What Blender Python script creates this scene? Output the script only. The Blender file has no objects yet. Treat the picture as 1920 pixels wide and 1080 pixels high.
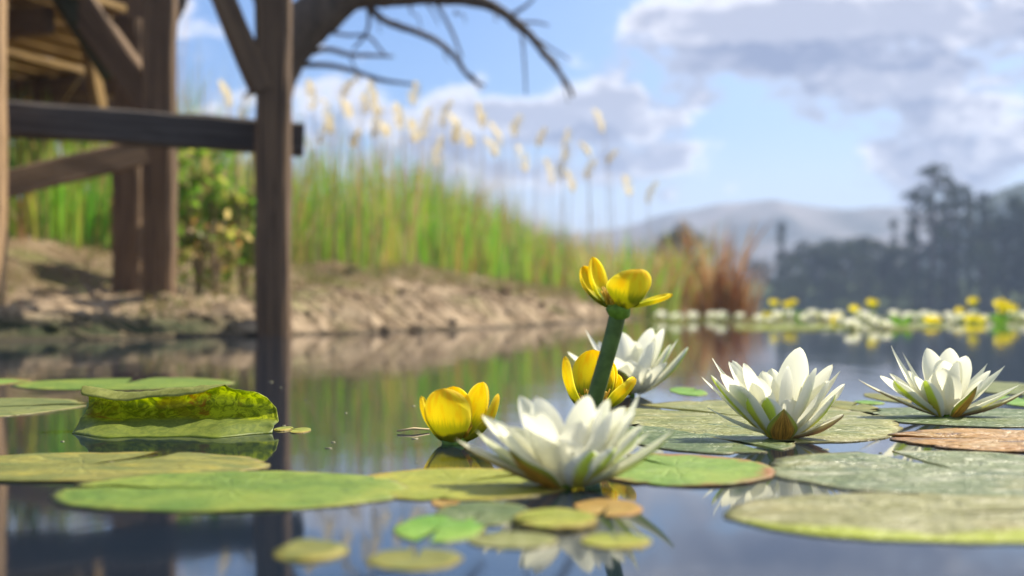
import bpy, math, random
import numpy as np
from mathutils import Vector, Matrix, noise as mnoise

random.seed(7); np.random.seed(7)
R = math.radians
scene = bpy.context.scene
COL = scene.collection

# ------------------------------------------------------------------ camera
CAM_H = 0.12; F = 2666.7; YH = 569.0
PITCH = math.atan((YH - 540.0) / F)
cam_d = bpy.data.cameras.new('camera'); cam = bpy.data.objects.new('camera', cam_d); COL.objects.link(cam)
cam_d.lens = 50; cam_d.sensor_width = 36; cam_d.clip_start = 0.01; cam_d.clip_end = 20000
cam.location = (0, 0, CAM_H); cam.rotation_euler = (math.pi/2 + PITCH, 0, 0)
cam_d.dof.use_dof = True; cam_d.dof.focus_distance = 1.36; cam_d.dof.aperture_fstop = 4.8
scene.camera = cam

def ray(px, py):
    x = (px - 960.0)/F; z = (540.0 - py)/F; y = 1.0
    c, s = math.cos(PITCH), math.sin(PITCH)
    return Vector((x, y*c - z*s, y*s + z*c))
def W(px, py, z=0.0):
    d = ray(px, py); t = (z - CAM_H)/d.z
    return Vector((d.x*t, d.y*t, z))
def P(px, py, Y):
    d = ray(px, py); t = Y/d.y
    return Vector((d.x*t, Y, CAM_H + d.z*t))

# ------------------------------------------------------------------ helpers
class MB:
    def __init__(s): s.v=[]; s.f=[]; s.uv=[]; s.mi=[]; s.col=[]
    def add(s, verts, faces, uvs=None, mi=0, col=None):
        o=len(s.v); s.v.extend([tuple(p) for p in verts])
        s.uv.extend(uvs if uvs is not None else [(0,0)]*len(verts))
        s.col.extend([col or (1,1,1)]*len(verts))
        for f in faces: s.f.append(tuple(i+o for i in f)); s.mi.append(mi)
    def build(s, name, mats, parent=None, smooth=True, color=False):
        me=bpy.data.meshes.new(name); me.from_pydata(s.v,[],s.f); 
        if not isinstance(mats,(list,tuple)): mats=[mats]
        for m in mats: me.materials.append(m)
        li=np.empty(len(me.loops),dtype=np.int32); me.loops.foreach_get('vertex_index',li)
        uvl=me.uv_layers.new(name='UVMap'); uv=np.array(s.uv,dtype=np.float32)[li]
        uvl.data.foreach_set('uv',uv.ravel())
        if color:
            ca=me.color_attributes.new('tint','FLOAT_COLOR','POINT')
            c=np.ones((len(s.v),4),dtype=np.float32); c[:,:3]=np.array(s.col,dtype=np.float32)
            ca.data.foreach_set('color',c.ravel())
        me.polygons.foreach_set('material_index',np.array(s.mi,dtype=np.int32))
        me.polygons.foreach_set('use_smooth',np.full(len(s.f),smooth))
        me.update()
        ob=bpy.data.objects.new(name,me); COL.objects.link(ob)
        if parent: ob.parent=parent
        return ob

def tag(o, label, cat, group=None):
    o['label']=label; o['category']=cat
    if group: o['group']=group
    return o
def thing(name, label, cat, loc=(0,0,0), group=None):
    o=bpy.data.objects.new(name,None); COL.objects.link(o); o.location=loc; o.empty_display_size=.05
    return tag(o,label,cat,group)
def structure(o): o['kind']='structure'; return o
def stuff(o): o['kind']='stuff'; return o
def children(o): return [c for c in bpy.data.objects if c.parent==o]
ORD=['','first','second','third','fourth','fifth','sixth','seventh','eighth','ninth','tenth','eleventh','twelfth','thirteenth','fourteenth','fifteenth','sixteenth','seventeenth','eighteenth','nineteenth']
TENS={20:'twent',30:'thirt',40:'fort',50:'fift',60:'sixt'}
def ordn(n):
    if n<20: return ORD[n]
    t,u=n//10*10,n%10
    return TENS[t]+('ieth' if u==0 else 'y-'+ORD[u])

def tube(mb, pts, rads, n=8, mi=0, wob=0.0):
    pts=[Vector(p) for p in pts]; rings=[]; o=len(mb.v); vs=[]; uvs=[]
    up=Vector((0.13,0.97,0.21)).normalized()
    for i,p in enumerate(pts):
        a=pts[max(0,i-1)]; b=pts[min(len(pts)-1,i+1)]; t=(b-a).normalized()
        s=t.cross(up); s = s.normalized() if s.length>1e-4 else Vector((1,0,0)); q=s.cross(t)
        for k in range(n):
            an=2*math.pi*k/n; r=rads[i]*(1+wob*(random.random()-.5))
            vs.append(p+s*math.cos(an)*r+q*math.sin(an)*r); uvs.append((k/n,i/len(pts)))
    fs=[]
    for i in range(len(pts)-1):
        for k in range(n):
            k2=(k+1)%n; fs.append((i*n+k,i*n+k2,(i+1)*n+k2,(i+1)*n+k))
    fs.append(tuple(reversed(range(n)))); fs.append(tuple((len(pts)-1)*n+k for k in range(n)))
    mb.add(vs,fs,uvs,mi)
def smooth_path(pts, rads, sub=4):
    P_=[Vector(p) for p in pts]; out=[]; ro=[]
    for i in range(len(P_)-1):
        p0=P_[max(0,i-1)];p1=P_[i];p2=P_[i+1];p3=P_[min(len(P_)-1,i+2)]
        for k in range(sub):
            t=k/sub
            out.append(.5*((2*p1)+(p2-p0)*t+(2*p0-5*p1+4*p2-p3)*t*t+(3*p1-p0-3*p2+p3)*t**3)); ro.append(rads[i]*(1-t)+rads[i+1]*t)
    out.append(P_[-1]); ro.append(rads[-1]); return out,ro

# ------------------------------------------------------------------ node helpers
class T:
    def __init__(s, nt): s.nt=nt
    def n(s, typ, **kw):
        nd=s.nt.nodes.new(typ)
        for k,v in kw.items(): setattr(nd,k,v)
        return nd
    def put(s, sock, v):
        if isinstance(v,bpy.types.NodeSocket): s.nt.links.new(v,sock)
        elif v is not None:
            try: sock.default_value=v
            except Exception: sock.default_value=(v[0],v[1],v[2],1)
    def m(s, op, a, b=None, c=None, clamp=False):
        nd=s.n('ShaderNodeMath',operation=op,use_clamp=clamp)
        for i,x in enumerate((a,b,c)):
            if x is not None: s.put(nd.inputs[i],x)
        return nd.outputs[0]
    def mix(s, f, a, b, blend='MIX'):
        nd=s.n('ShaderNodeMix',data_type='RGBA',blend_type=blend); s.put(nd.inputs[0],f)
        for i,x in ((6,a),(7,b)):
            if isinstance(x,(tuple,list)) and len(x)==3: x=(*x,1)
            s.put(nd.inputs[i],x)
        return nd.outputs[2]
    def noise(s, vec, scale, detail=3, rough=.55, dist=0):
        nd=s.n('ShaderNodeTexNoise'); s.put(nd.inputs['Vector'],vec); nd.inputs['Scale'].default_value=scale
        nd.inputs['Detail'].default_value=detail; nd.inputs['Roughness'].default_value=rough; nd.inputs['Distortion'].default_value=dist
        return nd.outputs[0]
    def ss(s, x, a, b, lo=0., hi=1.):
        nd=s.n('ShaderNodeMapRange',interpolation_type='SMOOTHSTEP'); s.put(nd.inputs[0],x)
        for i,v in enumerate((a,b,lo,hi)): nd.inputs[1+i].default_value=v
        return nd.outputs[0]
    def sep(s, v):
        nd=s.n('ShaderNodeSeparateXYZ'); s.put(nd.inputs[0],v); return nd.outputs
    def com(s, x,y,z):
        nd=s.n('ShaderNodeCombineXYZ')
        for i,v in enumerate((x,y,z)): s.put(nd.inputs[i],v)
        return nd.outputs[0]
    def map(s, v, scale=(1,1,1), loc=(0,0,0)):
        nd=s.n('ShaderNodeMapping'); s.put(nd.inputs[0],v); nd.inputs['Scale'].default_value=scale; nd.inputs['Location'].default_value=loc
        return nd.outputs[0]
    def bump(s, h, strength, dist, normal=None):
        nd=s.n('ShaderNodeBump'); nd.inputs['Strength'].default_value=strength; nd.inputs['Distance'].default_value=dist
        s.put(nd.inputs['Height'],h)
        if normal: s.put(nd.inputs['Normal'],normal)
        return nd.outputs[0]
def newmat(name):
    m=bpy.data.materials.new(name); m.use_nodes=True; m.node_tree.nodes.clear(); return m,T(m.node_tree)
def finish(t, col, rough=.6, spec=.3, bump=None, trans=0., tcol=None, rsock=None):
    out=t.n('ShaderNodeOutputMaterial'); p=t.n('ShaderNodeBsdfPrincipled')
    t.put(p.inputs['Base Color'],col if not isinstance(col,tuple) else (*col[:3],1)); p.inputs['Roughness'].default_value=rough
    if rsock is not None: t.put(p.inputs['Roughness'],rsock)
    p.inputs['Specular IOR Level'].default_value=spec
    if bump: t.put(p.inputs['Normal'],bump)
    sh=p.outputs[0]
    if trans>0:
        tr=t.n('ShaderNodeBsdfTranslucent'); tc=tcol if tcol is not None else col
        t.put(tr.inputs[0],tc if not isinstance(tc,tuple) else (*tc[:3],1))
        mx=t.n('ShaderNodeMixShader'); mx.inputs[0].default_value=trans
        t.nt.links.new(sh,mx.inputs[1]); t.nt.links.new(tr.outputs[0],mx.inputs[2]); sh=mx.outputs[0]
    t.nt.links.new(sh,out.inputs[0])
def uvo(t): return t.n('ShaderNodeTexCoord').outputs['UV']
def objc(t): return t.n('ShaderNodeTexCoord').outputs['Object']

# ------------------------------------------------------------------ materials
def mat_petal():
    m,t=newmat('white_petal'); uv=uvo(t); u,v,_=t.sep(uv)
    base=t.ss(v,.0,.4,1,0)
    ns=t.noise(t.map(uv,(11,.8,1)),1.3,4)
    c=t.mix(t.m('MULTIPLY',base,.5),(.87,.86,.77),(.74,.74,.40))
    c=t.mix(t.ss(ns,.46,.72,0,.38),c,(.70,.71,.58))
    finish(t,c,.5,.15,t.bump(ns,.5,.0012),.56,t.mix(.6,c,(.95,.94,.70)))
    return m
def mat_stripe():
    m,t=newmat('green_striped_petal_back'); uv=uvo(t); u,v,_=t.sep(uv)
    ns=t.noise(t.map(uv,(9,1.5,1)),1.6,3)
    a=t.m('ADD',t.m('ABSOLUTE',u),t.m('MULTIPLY',t.m('SUBTRACT',ns,.5),.35))
    g=t.ss(a,.46,.74,1,0)
    grn=t.mix(t.ss(v,.2,.75),(.66,.58,.08),(.66,.82,.10))
    grn=t.mix(t.ss(ns,.52,.72,0,.5),grn,(.40,.30,.06))
    c=t.mix(g,(.80,.82,.74),grn)
    finish(t,c,.45,.25,t.bump(ns,.3,.0006),.4); return m
def mat_sepal():
    m,t=newmat('brown_green_sepal'); uv=uvo(t); u,v,_=t.sep(uv)
    ns=t.noise(t.map(uv,(7,1.0,1)),1.8,5,.65,.6)
    c=t.mix(t.ss(ns,.40,.60),(.20,.11,.025),(.62,.33,.05))
    c=t.mix(t.ss(ns,.62,.75),c,(.55,.36,.06))
    e=t.m('ADD',t.m('ABSOLUTE',u),t.m('MULTIPLY',v,.35))
    c=t.mix(t.ss(e,.75,1.0,0,.85),c,(.30,.38,.05))
    c=t.mix(t.ss(v,.75,.95,0,.7),c,(.14,.15,.04))
    finish(t,c,.4,.3,t.bump(ns,.4,.0008),.22); return m
def mat_pale_sepal():
    m,t=newmat('pale_green_sepal'); uv=uvo(t); u,v,_=t.sep(uv)
    ns=t.noise(t.map(uv,(7,1.0,1)),1.8,4)
    c=t.mix(t.ss(v,.1,.6),(.55,.42,.16),(.46,.58,.12))
    c=t.mix(t.ss(t.m('ABSOLUTE',u),.5,.95),c,(.76,.78,.56))
    c=t.mix(t.ss(ns,.55,.75,0,.4),c,(.6,.55,.3))
    finish(t,c,.45,.25,None,.4); return m
def mat_purple_sepal():
    m,t=newmat('purple_brown_sepal'); uv=uvo(t); u,v,_=t.sep(uv)
    ns=t.noise(t.map(uv,(6,1.0,1)),1.6,4)
    c=t.mix(t.ss(ns,.35,.65),(.16,.085,.06),(.30,.17,.10))
    c=t.mix(t.ss(t.m('ABSOLUTE',u),.55,.95),c,(.5,.42,.22)); c=t.mix(t.ss(v,0,.3,.8,0),c,(.45,.26,.08))
    finish(t,c,.45,.25,None,.2); return m
def mat_yellow():
    m,t=newmat('yellow_petal'); uv=uvo(t); u,v,_=t.sep(uv)
    ns=t.noise(t.map(uv,(2.2,1.6,1)),1.6,4); fine=t.noise(t.map(uv,(12,2,1)),1.5,3)
    vv=t.m('ADD',v,t.m('MULTIPLY',t.m('SUBTRACT',fine,.5),.30))
    c=t.mix(t.ss(ns,.42,.68),(.92,.84,.04),(.92,.74,.025))
    c=t.mix(t.ss(t.m('ADD',v,t.m('MULTIPLY',t.m('SUBTRACT',ns,.5),1.1)),.70,1.0,0,.6),c,(.90,.52,.02))
    c=t.mix(t.ss(t.m('ABSOLUTE',u),.72,.98,0,.5),c,(.93,.86,.12))
    c=t.mix(t.ss(vv,.34,.60,1,0),c,(.24,.36,.025))
    c=t.mix(t.ss(vv,.14,.42,.8,0),c,(.11,.20,.02))
    finish(t,c,.6,.12,t.bump(fine,.5,.0012),.58,t.mix(.45,c,(.98,.82,.05))); return m
def plain(name,col,rough=.6,var=.35,scale=30,trans=0,spec=.3):
    m,t=newmat(name); ns=t.noise(objc(t),scale,3)
    dark=tuple(x*(1-var) for x in col); lite=tuple(min(1,x*(1+var)) for x in col)
    finish(t,t.mix(t.ss(ns,.3,.7),dark,lite),rough,spec,None,trans); return m
def mat_pad(name, c1, c2, edge, spot=(.2,.1,.03), spot_amt=.35, vein=.5, trans=.3, edge_at=.82, rough=.5, sheen=.0, blotch=None, front=0.):
    m,t=newmat(name); tc=t.n('ShaderNodeTexCoord'); uv=tc.outputs['UV']; ob=tc.outputs['Object']
    u,v,_=t.sep(uv)
    r=t.m('SQRT',t.m('ADD',t.m('MULTIPLY',u,u),t.m('MULTIPLY',v,v)))
    ang=t.m('ARCTAN2',v,u)
    warp=t.noise(ob,30,2)
    k=t.m('ADD',t.m('MULTIPLY',ang,9),t.m('MULTIPLY',warp,5.5))
    vn=t.m('POWER',t.m('ABSOLUTE',t.m('COSINE',k)),22.)
    vn=t.m('MULTIPLY',vn,t.m('MULTIPLY',t.ss(r,.0,.25),t.ss(r,.2,.95,.8,.15)))
    big=t.noise(ob,16,4,.6); fine=t.noise(ob,120,4,.6); med=t.noise(ob,45,3)
    c=t.mix(t.ss(big,.35,.65),c1,c2)
    c=t.mix(t.ss(fine,.42,.72,0,.5),c,tuple(x*.5 for x in c1))
    c=t.mix(t.ss(t.noise(ob,9,5,.65,.5),.52,.68,0,.55),c,tuple(x*f for x,f in zip(c2,(1.25,1.05,1.0))))
    c=t.mix(t.ss(t.noise(ob,70,3,.7,1.),.60,.70,0,.5),c,tuple(x*.45 for x in c1))
    c=t.mix(t.m('MULTIPLY',vn,vein*.6),c,tuple(min(1,x*1.35+.02) for x in c2))
    e=t.m('ADD',r,t.m('MULTIPLY_ADD',t.m('SUBTRACT',big,.5),.9,t.m('MULTIPLY',t.m('SUBTRACT',med,.5),.5)))
    if front: e=t.m('ADD',e,t.m('MULTIPLY',t.m('SUBTRACT',-.25,v),front))
    if blotch:
        q=t.noise(t.map(ob,(.5,1.6,1)),26,6,.65,.8)
        c=t.mix(t.ss(q,.52,.62,0,.9),c,blotch[0]); c=t.mix(t.ss(q,.46,.36,0,.85),c,blotch[1])
    c=t.mix(t.ss(e,edge_at,edge_at+.26,0,.9),c,edge)
    c=t.mix(t.ss(t.m('ADD',r,t.m('MULTIPLY',t.m('SUBTRACT',fine,.5),.12)),.955,1.0,0,.7),c,(.20,.15,.05))
    c=t.mix(t.ss(t.noise(ob,60,3,.7),.66,.74,0,spot_amt),c,spot)
    h=t.m('ADD',t.m('MULTIPLY',vn,-.6),t.m('ADD',t.m('MULTIPLY',med,.9),t.m('MULTIPLY',fine,.25)))
    rs=t.ss(big,.4,.62,rough,max(.16,rough-sheen))
    cr=t.m('ABSOLUTE',t.m('SUBTRACT',t.noise(t.map(ob,(.6,1.3,1)),34,4,.55,1.2),.5))
    h=t.m('ADD',h,t.m('MULTIPLY',t.ss(cr,.0,.09),(.35+6*sheen)))
    finish(t,c,rough,.28+sheen*1.2,t.bump(h,.6,.003),trans,None,rs); return m
def mat_wood(name, a, b, dark, moss=0.):
    m,t=newmat(name); ob=objc(t)
    g=t.noise(t.map(ob,(26,26,1.6)),1.0,5,.65,.4); g2=t.noise(t.map(ob,(90,90,3)),1.0,3); bl=t.noise(ob,2.2,3)
    c=t.mix(t.ss(g,.3,.7),a,b); c=t.mix(t.ss(g2,.55,.7,0,.75),c,dark); c=t.mix(t.ss(bl,.5,.72,0,.5),c,dark)
    if moss: c=t.mix(t.ss(t.noise(ob,5,4),.5,.66,0,moss),c,(.07,.085,.03))
    finish(t,c,.8,.2,t.bump(t.m('ADD',g,t.m('MULTIPLY',g2,.6)),.7,.012)); return m

M={}
M['petal']=mat_petal(); M['stripe']=mat_stripe(); M['sepal']=mat_sepal(); M['psepal']=mat_pale_sepal(); M['purple']=mat_purple_sepal(); M['yellow']=mat_yellow()
M['stamen']=plain('yellow_stamen',(.75,.48,.05),.5,.3,300,.2)
M['stem']=plain('dark_green_stem',(.085,.145,.035),.5,.3,60,.12)
M['receptacle']=plain('green_receptacle',(.16,.30,.03),.45,.3,90,.25)
M['wood']=mat_wood('weathered_brown_wood',(.095,.060,.036),(.18,.112,.062),(.035,.023,.016))
M['post_sunlit']=mat_wood('sunlit_tone_post_wood',(.30,.19,.10),(.42,.27,.14),(.12,.07,.04))  # lighter orange wood: sunlight on the near left post painted into its colour
M['wood_grey']=mat_wood('grey_weathered_wood',(.058,.047,.040),(.10,.083,.070),(.03,.024,.02))
M['wood_warm']=mat_wood('warm_deck_wood',(.24,.15,.05),(.32,.20,.07),(.12,.07,.03))
M['wood_green']=mat_wood('algae_covered_wood',(.04,.04,.022),(.06,.06,.032),(.02,.02,.013),.6)
M['bark']=mat_wood('dark_bark',(.07,.055,.042),(.13,.10,.075),(.035,.027,.02))

# ------------------------------------------------------------------ world
AZ=53.; EL=46.
w=bpy.data.worlds.new('World'); scene.world=w; w.use_nodes=True; w.node_tree.nodes.clear(); t=T(w.node_tree)
sky=t.n('ShaderNodeTexSky',sky_type='NISHITA'); sky.sun_disc=False; sky.sun_elevation=R(EL); sky.sun_rotation=R(AZ)
sky.air_density=1.0; sky.dust_density=.6; sky.ozone_density=2.0
gen=t.n('ShaderNodeTexCoord').outputs['Generated']
x,y,z=t.sep(gen)
az=t.m('ARCTAN2',x,y); hor=t.m('SQRT',t.m('ADD',t.m('MULTIPLY',x,x),t.m('MULTIPLY',y,y)))
el=t.m('ARCTAN2',z,hor)
def cloud_density(du,dv):
    a=t.m('ADD',az,du) if du else az; e=t.m('ADD',el,dv) if dv else el
    vec=t.com(a,t.m('MULTIPLY',e,1.8),0.37)
    n1=t.noise(vec,7.5,7,.60,.25); n2=t.noise(vec,24,6,.62,.2)
    d=t.m('ADD',t.m('MULTIPLY_ADD',n1,1.35,-.155),t.m('MULTIPLY_ADD',n2,.85,-.425))
    # broad cloud banks: (azimuth, elevation, half widths, weight) as seen from anywhere on the pond
    banks=[(.29,.175,.14,.050,.22),(.35,.120,.12,.032,.22),(.20,.200,.10,.022,.14),(.105,.112,.080,.030,.17),(.04,.135,.10,.018,.13),(-.19,.20,.06,.03,.10),(-.10,.135,.16,.018,.13),(.33,.085,.11,.018,.10),(.06,.09,.12,.014,.13),
           (-.06,.178,.12,.030,-.24),(.165,.145,.050,.026,-.14),(.20,.105,.05,.035,-.17),(.10,.060,.22,.016,-.05),(.12,.195,.07,.018,.14),(-.25,.12,.05,.05,-.12)]
    for (u0,v0,a0,b0,wt) in banks:
        uu=t.m('DIVIDE',t.m('SUBTRACT',a,u0),a0); vv=t.m('DIVIDE',t.m('SUBTRACT',e,v0),b0)
        q=t.m('EXPONENT',t.m('MULTIPLY',t.m('ADD',t.m('MULTIPLY',uu,uu),t.m('MULTIPLY',vv,vv)),-1.))
        d=t.m('MULTIPLY_ADD',q,wt,d)
    return d
d0=cloud_density(0,0); d1=cloud_density(.016,.024)
cov=t.ss(d0,.50,.70)
lit=t.ss(t.m('SUBTRACT',d0,d1),-.045,.075,0,1); thick=t.ss(d0,.57,.82)
lit=t.m('MULTIPLY',lit,t.m('SUBTRACT',1.,t.m('MULTIPLY',thick,.6)))
lit2=t.m('MULTIPLY_ADD',t.m('SUBTRACT',1.,thick),.35,t.m('MULTIPLY',lit,.65),clamp=True)
CLOUD_S=(1.65,1.9,2.85); CLOUD_L=(7.6,7.4,7.6)
cl=t.mix(lit2,CLOUD_S,CLOUD_L)
cov=t.m('MULTIPLY',cov,.92)
skyb=t.mix(1.,sky.outputs[0],(.47,.60,.82),'MULTIPLY')
skyc=t.mix(t.ss(el,.03,.13,.88,.0),skyb,(6.0,6.5,7.1))
skyc=t.mix(t.ss(az,-.12,.25,.0,.42),skyc,(5.3,6.3,7.5))
bg=t.n('ShaderNodeBackground'); bg.inputs[1].default_value=.1
t.put(bg.inputs[0],t.mix(cov,skyc,cl))
o=t.n('ShaderNodeOutputWorld'); t.nt.links.new(bg.outputs[0],o.inputs[0])

sun_d=bpy.data.lights.new('sun','SUN'); sun_d.energy=5.0; sun_d.angle=R(.5); sun_d.color=(1,.92,.76)
sun=bpy.data.objects.new('sun',sun_d); COL.objects.link(sun)
sd=Vector((math.sin(R(AZ))*math.cos(R(EL)),math.cos(R(AZ))*math.cos(R(EL)),math.sin(R(EL))))
sun.rotation_euler=sd.to_track_quat('Z','Y').to_euler(); sun.location=sd*30
scene.view_settings.view_transform='Standard'; scene.view_settings.look='None'; scene.view_settings.exposure=0.88; scene.view_settings.gamma=1

# ------------------------------------------------------------------ numpy noise
def vnoise(x,y,seed=0):
    xi=np.floor(x).astype(np.int64); yi=np.floor(y).astype(np.int64); fx=x-xi; fy=y-yi
    fx=fx*fx*fx*(fx*(fx*6-15)+10); fy=fy*fy*fy*(fy*(fy*6-15)+10)
    def h(a,b):
        n=(a*374761393+b*668265263+seed*1442695041)&0xffffffff
        n=((n^(n>>13))*1274126177)&0xffffffff
        return ((n^(n>>16))&0xffff)/65535.
    return (h(xi,yi)*(1-fx)+h(xi+1,yi)*fx)*(1-fy)+(h(xi,yi+1)*(1-fx)+h(xi+1,yi+1)*fx)*fy
def fbm(x,y,oct=4,seed=0):
    s=0;a=.5
    for i in range(oct): s=s+a*(vnoise(x,y,seed+i)-.5)*2; x=x*2.03+3.1; y=y*2.03+1.7; a*=.5
    return s
def grid_obj(name,X,Y,Z,mat):
    ny,nx=X.shape; me=bpy.data.meshes.new(name)
    v=np.stack([X,Y,Z],-1).reshape(-1,3)
    i=np.arange((ny-1)*(nx-1)); r=i//(nx-1); c=i%(nx-1); a=r*nx+c
    f=np.stack([a,a+1,a+nx+1,a+nx],-1)
    me.vertices.add(len(v)); me.vertices.foreach_set('co',v.astype(np.float32).ravel())
    me.loops.add(f.size); me.loops.foreach_set('vertex_index',f.astype(np.int32).ravel())
    me.polygons.add(len(f)); me.polygons.foreach_set('loop_start',np.arange(0,f.size,4,dtype=np.int32))
    me.polygons.foreach_set('use_smooth',np.ones(len(f),dtype=bool)); me.materials.append(mat)
    me.update(); me.validate(); ob=bpy.data.objects.new(name,me); COL.objects.link(ob); return ob

# ------------------------------------------------------------------ water
m,t=newmat('pond_water'); ob=objc(t)
n1=t.noise(t.map(ob,(5,2.2,1)),1.0,2,.5); n2=t.noise(t.map(ob,(30,12,1)),1.0,2,.5); n3=t.noise(t.map(ob,(.8,.5,1)),1.0,2)
h=t.m('ADD',t.m('MULTIPLY',n1,.7),t.m('MULTIPLY',n2,.08))
patch=t.noise(t.map(ob,(.35,.25,1)),1.0,2)
out=t.n('ShaderNodeOutputMaterial'); p=t.n('ShaderNodeBsdfPrincipled')
p.inputs['Base Color'].default_value=(.008,.015,.026,1); p.inputs['Roughness'].default_value=.045; p.inputs['IOR'].default_value=1.33
t.put(p.inputs['Normal'],t.bump(h,.05,.02)); t.nt.links.new(p.outputs[0],out.inputs[0])
M['water']=m
mb=MB(); s=3000
mb.add([(-s,-200,0),(s,-200,0),(s,s,0),(-s,s,0)],[(0,1,2,3)]); structure(mb.build('water',m,smooth=False))

# ------------------------------------------------------------------ bank
SH=np.array([(-60,-2),(-20,1.2),(-8,2.9),(-3,4.05),(-1.62,4.5),(-1.27,4.78),(-.905,5.27),(-.70,5.5),(-.467,5.93),(-.275,6.6),(0,7.27),(.29,8.65),(.675,10),(1.2,12.3),(2.0,15.0),(2.85,17.6),(3.25,19.2),(3.0,21.5),(1,27),(-6,40),(-30,60),(-60,70)],float)
def sdist(x,y):
    shp=x.shape; x=x.ravel(); y=y.ravel(); best=np.full(x.shape,1e9); inside=np.zeros(x.shape,bool)
    n=len(SH)
    for i in range(n-1):
        a=SH[i]; b=SH[i+1]; ab=b-a; L=ab@ab
        tt=np.clip(((x-a[0])*ab[0]+(y-a[1])*ab[1])/L,0,1)
        best=np.minimum(best,np.hypot(x-a[0]-tt*ab[0],y-a[1]-tt*ab[1]))
    for i in range(n):
        a=SH[i]; b=SH[(i+1)%n]
        c=((a[1]>y)!=(b[1]>y)); 
        with np.errstate(divide='ignore',invalid='ignore'): xx=(b[0]-a[0])*(y-a[1])/(b[1]-a[1])+a[0]
        inside^=(c&(x<xx))
    return np.where(inside,best,-best).reshape(shp)
def bank_h(x,y):
    x=np.asarray(x,float); y=np.asarray(y,float)
    s=sdist(x,y)+.10*fbm(x*2.5,y*2.5,3,11)+.04*fbm(x*9,y*9,2,5)
    fac=np.clip(1.0-(x+.6)*.30,.25,1.15)
    st=np.clip(s/.26,0,1); st=st*st*(3-2*st)
    z=np.where(s<0,np.maximum(s*.6,-.5),.125*st*np.clip(fac+.15,0,1))
    s2=np.clip(s-.2,0,None)
    lf=np.clip((-.80-x)/.45,0,1); lf=lf*lf*(3-2*lf)
    zr=fac*(.165*np.minimum(s2,3.2)+.10*np.clip(s2-3.2,0,4))
    zl=.055*np.minimum(s2,1.35)+.27*np.clip(s2-1.35,0,2.4)+.12*np.clip(s2-3.75,0,4)
    z=z*(1-.42*lf)+zr*(1-lf)+zl*lf
    w_=np.clip(s/.1,0,1)
    crag=np.abs(fbm(x*2.3,y*3.0,4,21))
    z=z+w_*(.05*fbm(x*1.3,y*1.3,3,31)+.06*(crag-.2)+.018*fbm(x*9,y*9,4,41))
    clod=np.clip(fbm(x*11,y*11,3,55)*2.2,0,1)
    return z+w_*.022*clod*np.clip(1.6-s,0.15,1)
xs=np.concatenate([np.linspace(-60,-6,50)[:-1],np.linspace(-6,-3.2,60)[:-1],np.linspace(-3.2,1.3,330)[:-1],np.linspace(1.3,4,70)])
ys=np.concatenate([np.linspace(-2,3.6,20)[:-1],np.linspace(3.6,10,420)[:-1],np.linspace(10,22,220)[:-1],np.linspace(22,72,50)])
X,Y=np.meshgrid(xs,ys); Z=bank_h(X,Y)
m,t=newmat('bank_earth'); ob=objc(t); ox,oy,oz=t.sep(ob)
a=t.noise(ob,2.0,5,.6); b=t.noise(ob,11,5,.65); c_=t.noise(ob,45,4,.65); g=t.noise(ob,1.1,4,.6)
vor=t.n('ShaderNodeTexVoronoi'); t.put(vor.inputs['Vector'],ob); vor.inputs['Scale'].default_value=16
c=t.mix(t.ss(b,.34,.62),(.20,.138,.08),(.46,.345,.225)); c=t.mix(t.ss(a,.45,.7,0,.6),c,(.20,.125,.07))
c=t.mix(t.ss(c_,.52,.68,0,.6),c,(.54,.43,.31))
c=t.mix(t.ss(b,.30,.44,.55,0),c,(.075,.05,.032))
hi=t.m('MULTIPLY',t.ss(oz,.12,.24),t.ss(g,.28,.48))
c=t.mix(t.m('MULTIPLY',hi,.75),c,(.135,.092,.042))
c=t.mix(t.ss(t.noise(ob,1.7,4,.6),.54,.68,0,.75),c,(.15,.155,.045))
mossy=t.m('MULTIPLY',t.m('MULTIPLY',t.ss(oz,.045,.10,1,0),t.ss(ox,-1.2,-.85,1,0)),t.ss(b,.25,.5,.6,1))
c=t.mix(mossy,c,(.06,.066,.03))
c=t.mix(t.ss(oz,.004,.02,.8,0),c,(.05,.038,.026))
finish(t,c,.9,.15,t.bump(t.m('ADD',t.m('MULTIPLY',b,1.),t.m('MULTIPLY',c_,.4)),.9,.05)); M['earth']=m
structure(grid_obj('bank',X,Y,Z,m))
def ground(x,y): return float(bank_h(np.array([x]),np.array([y]))[0])

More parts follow.
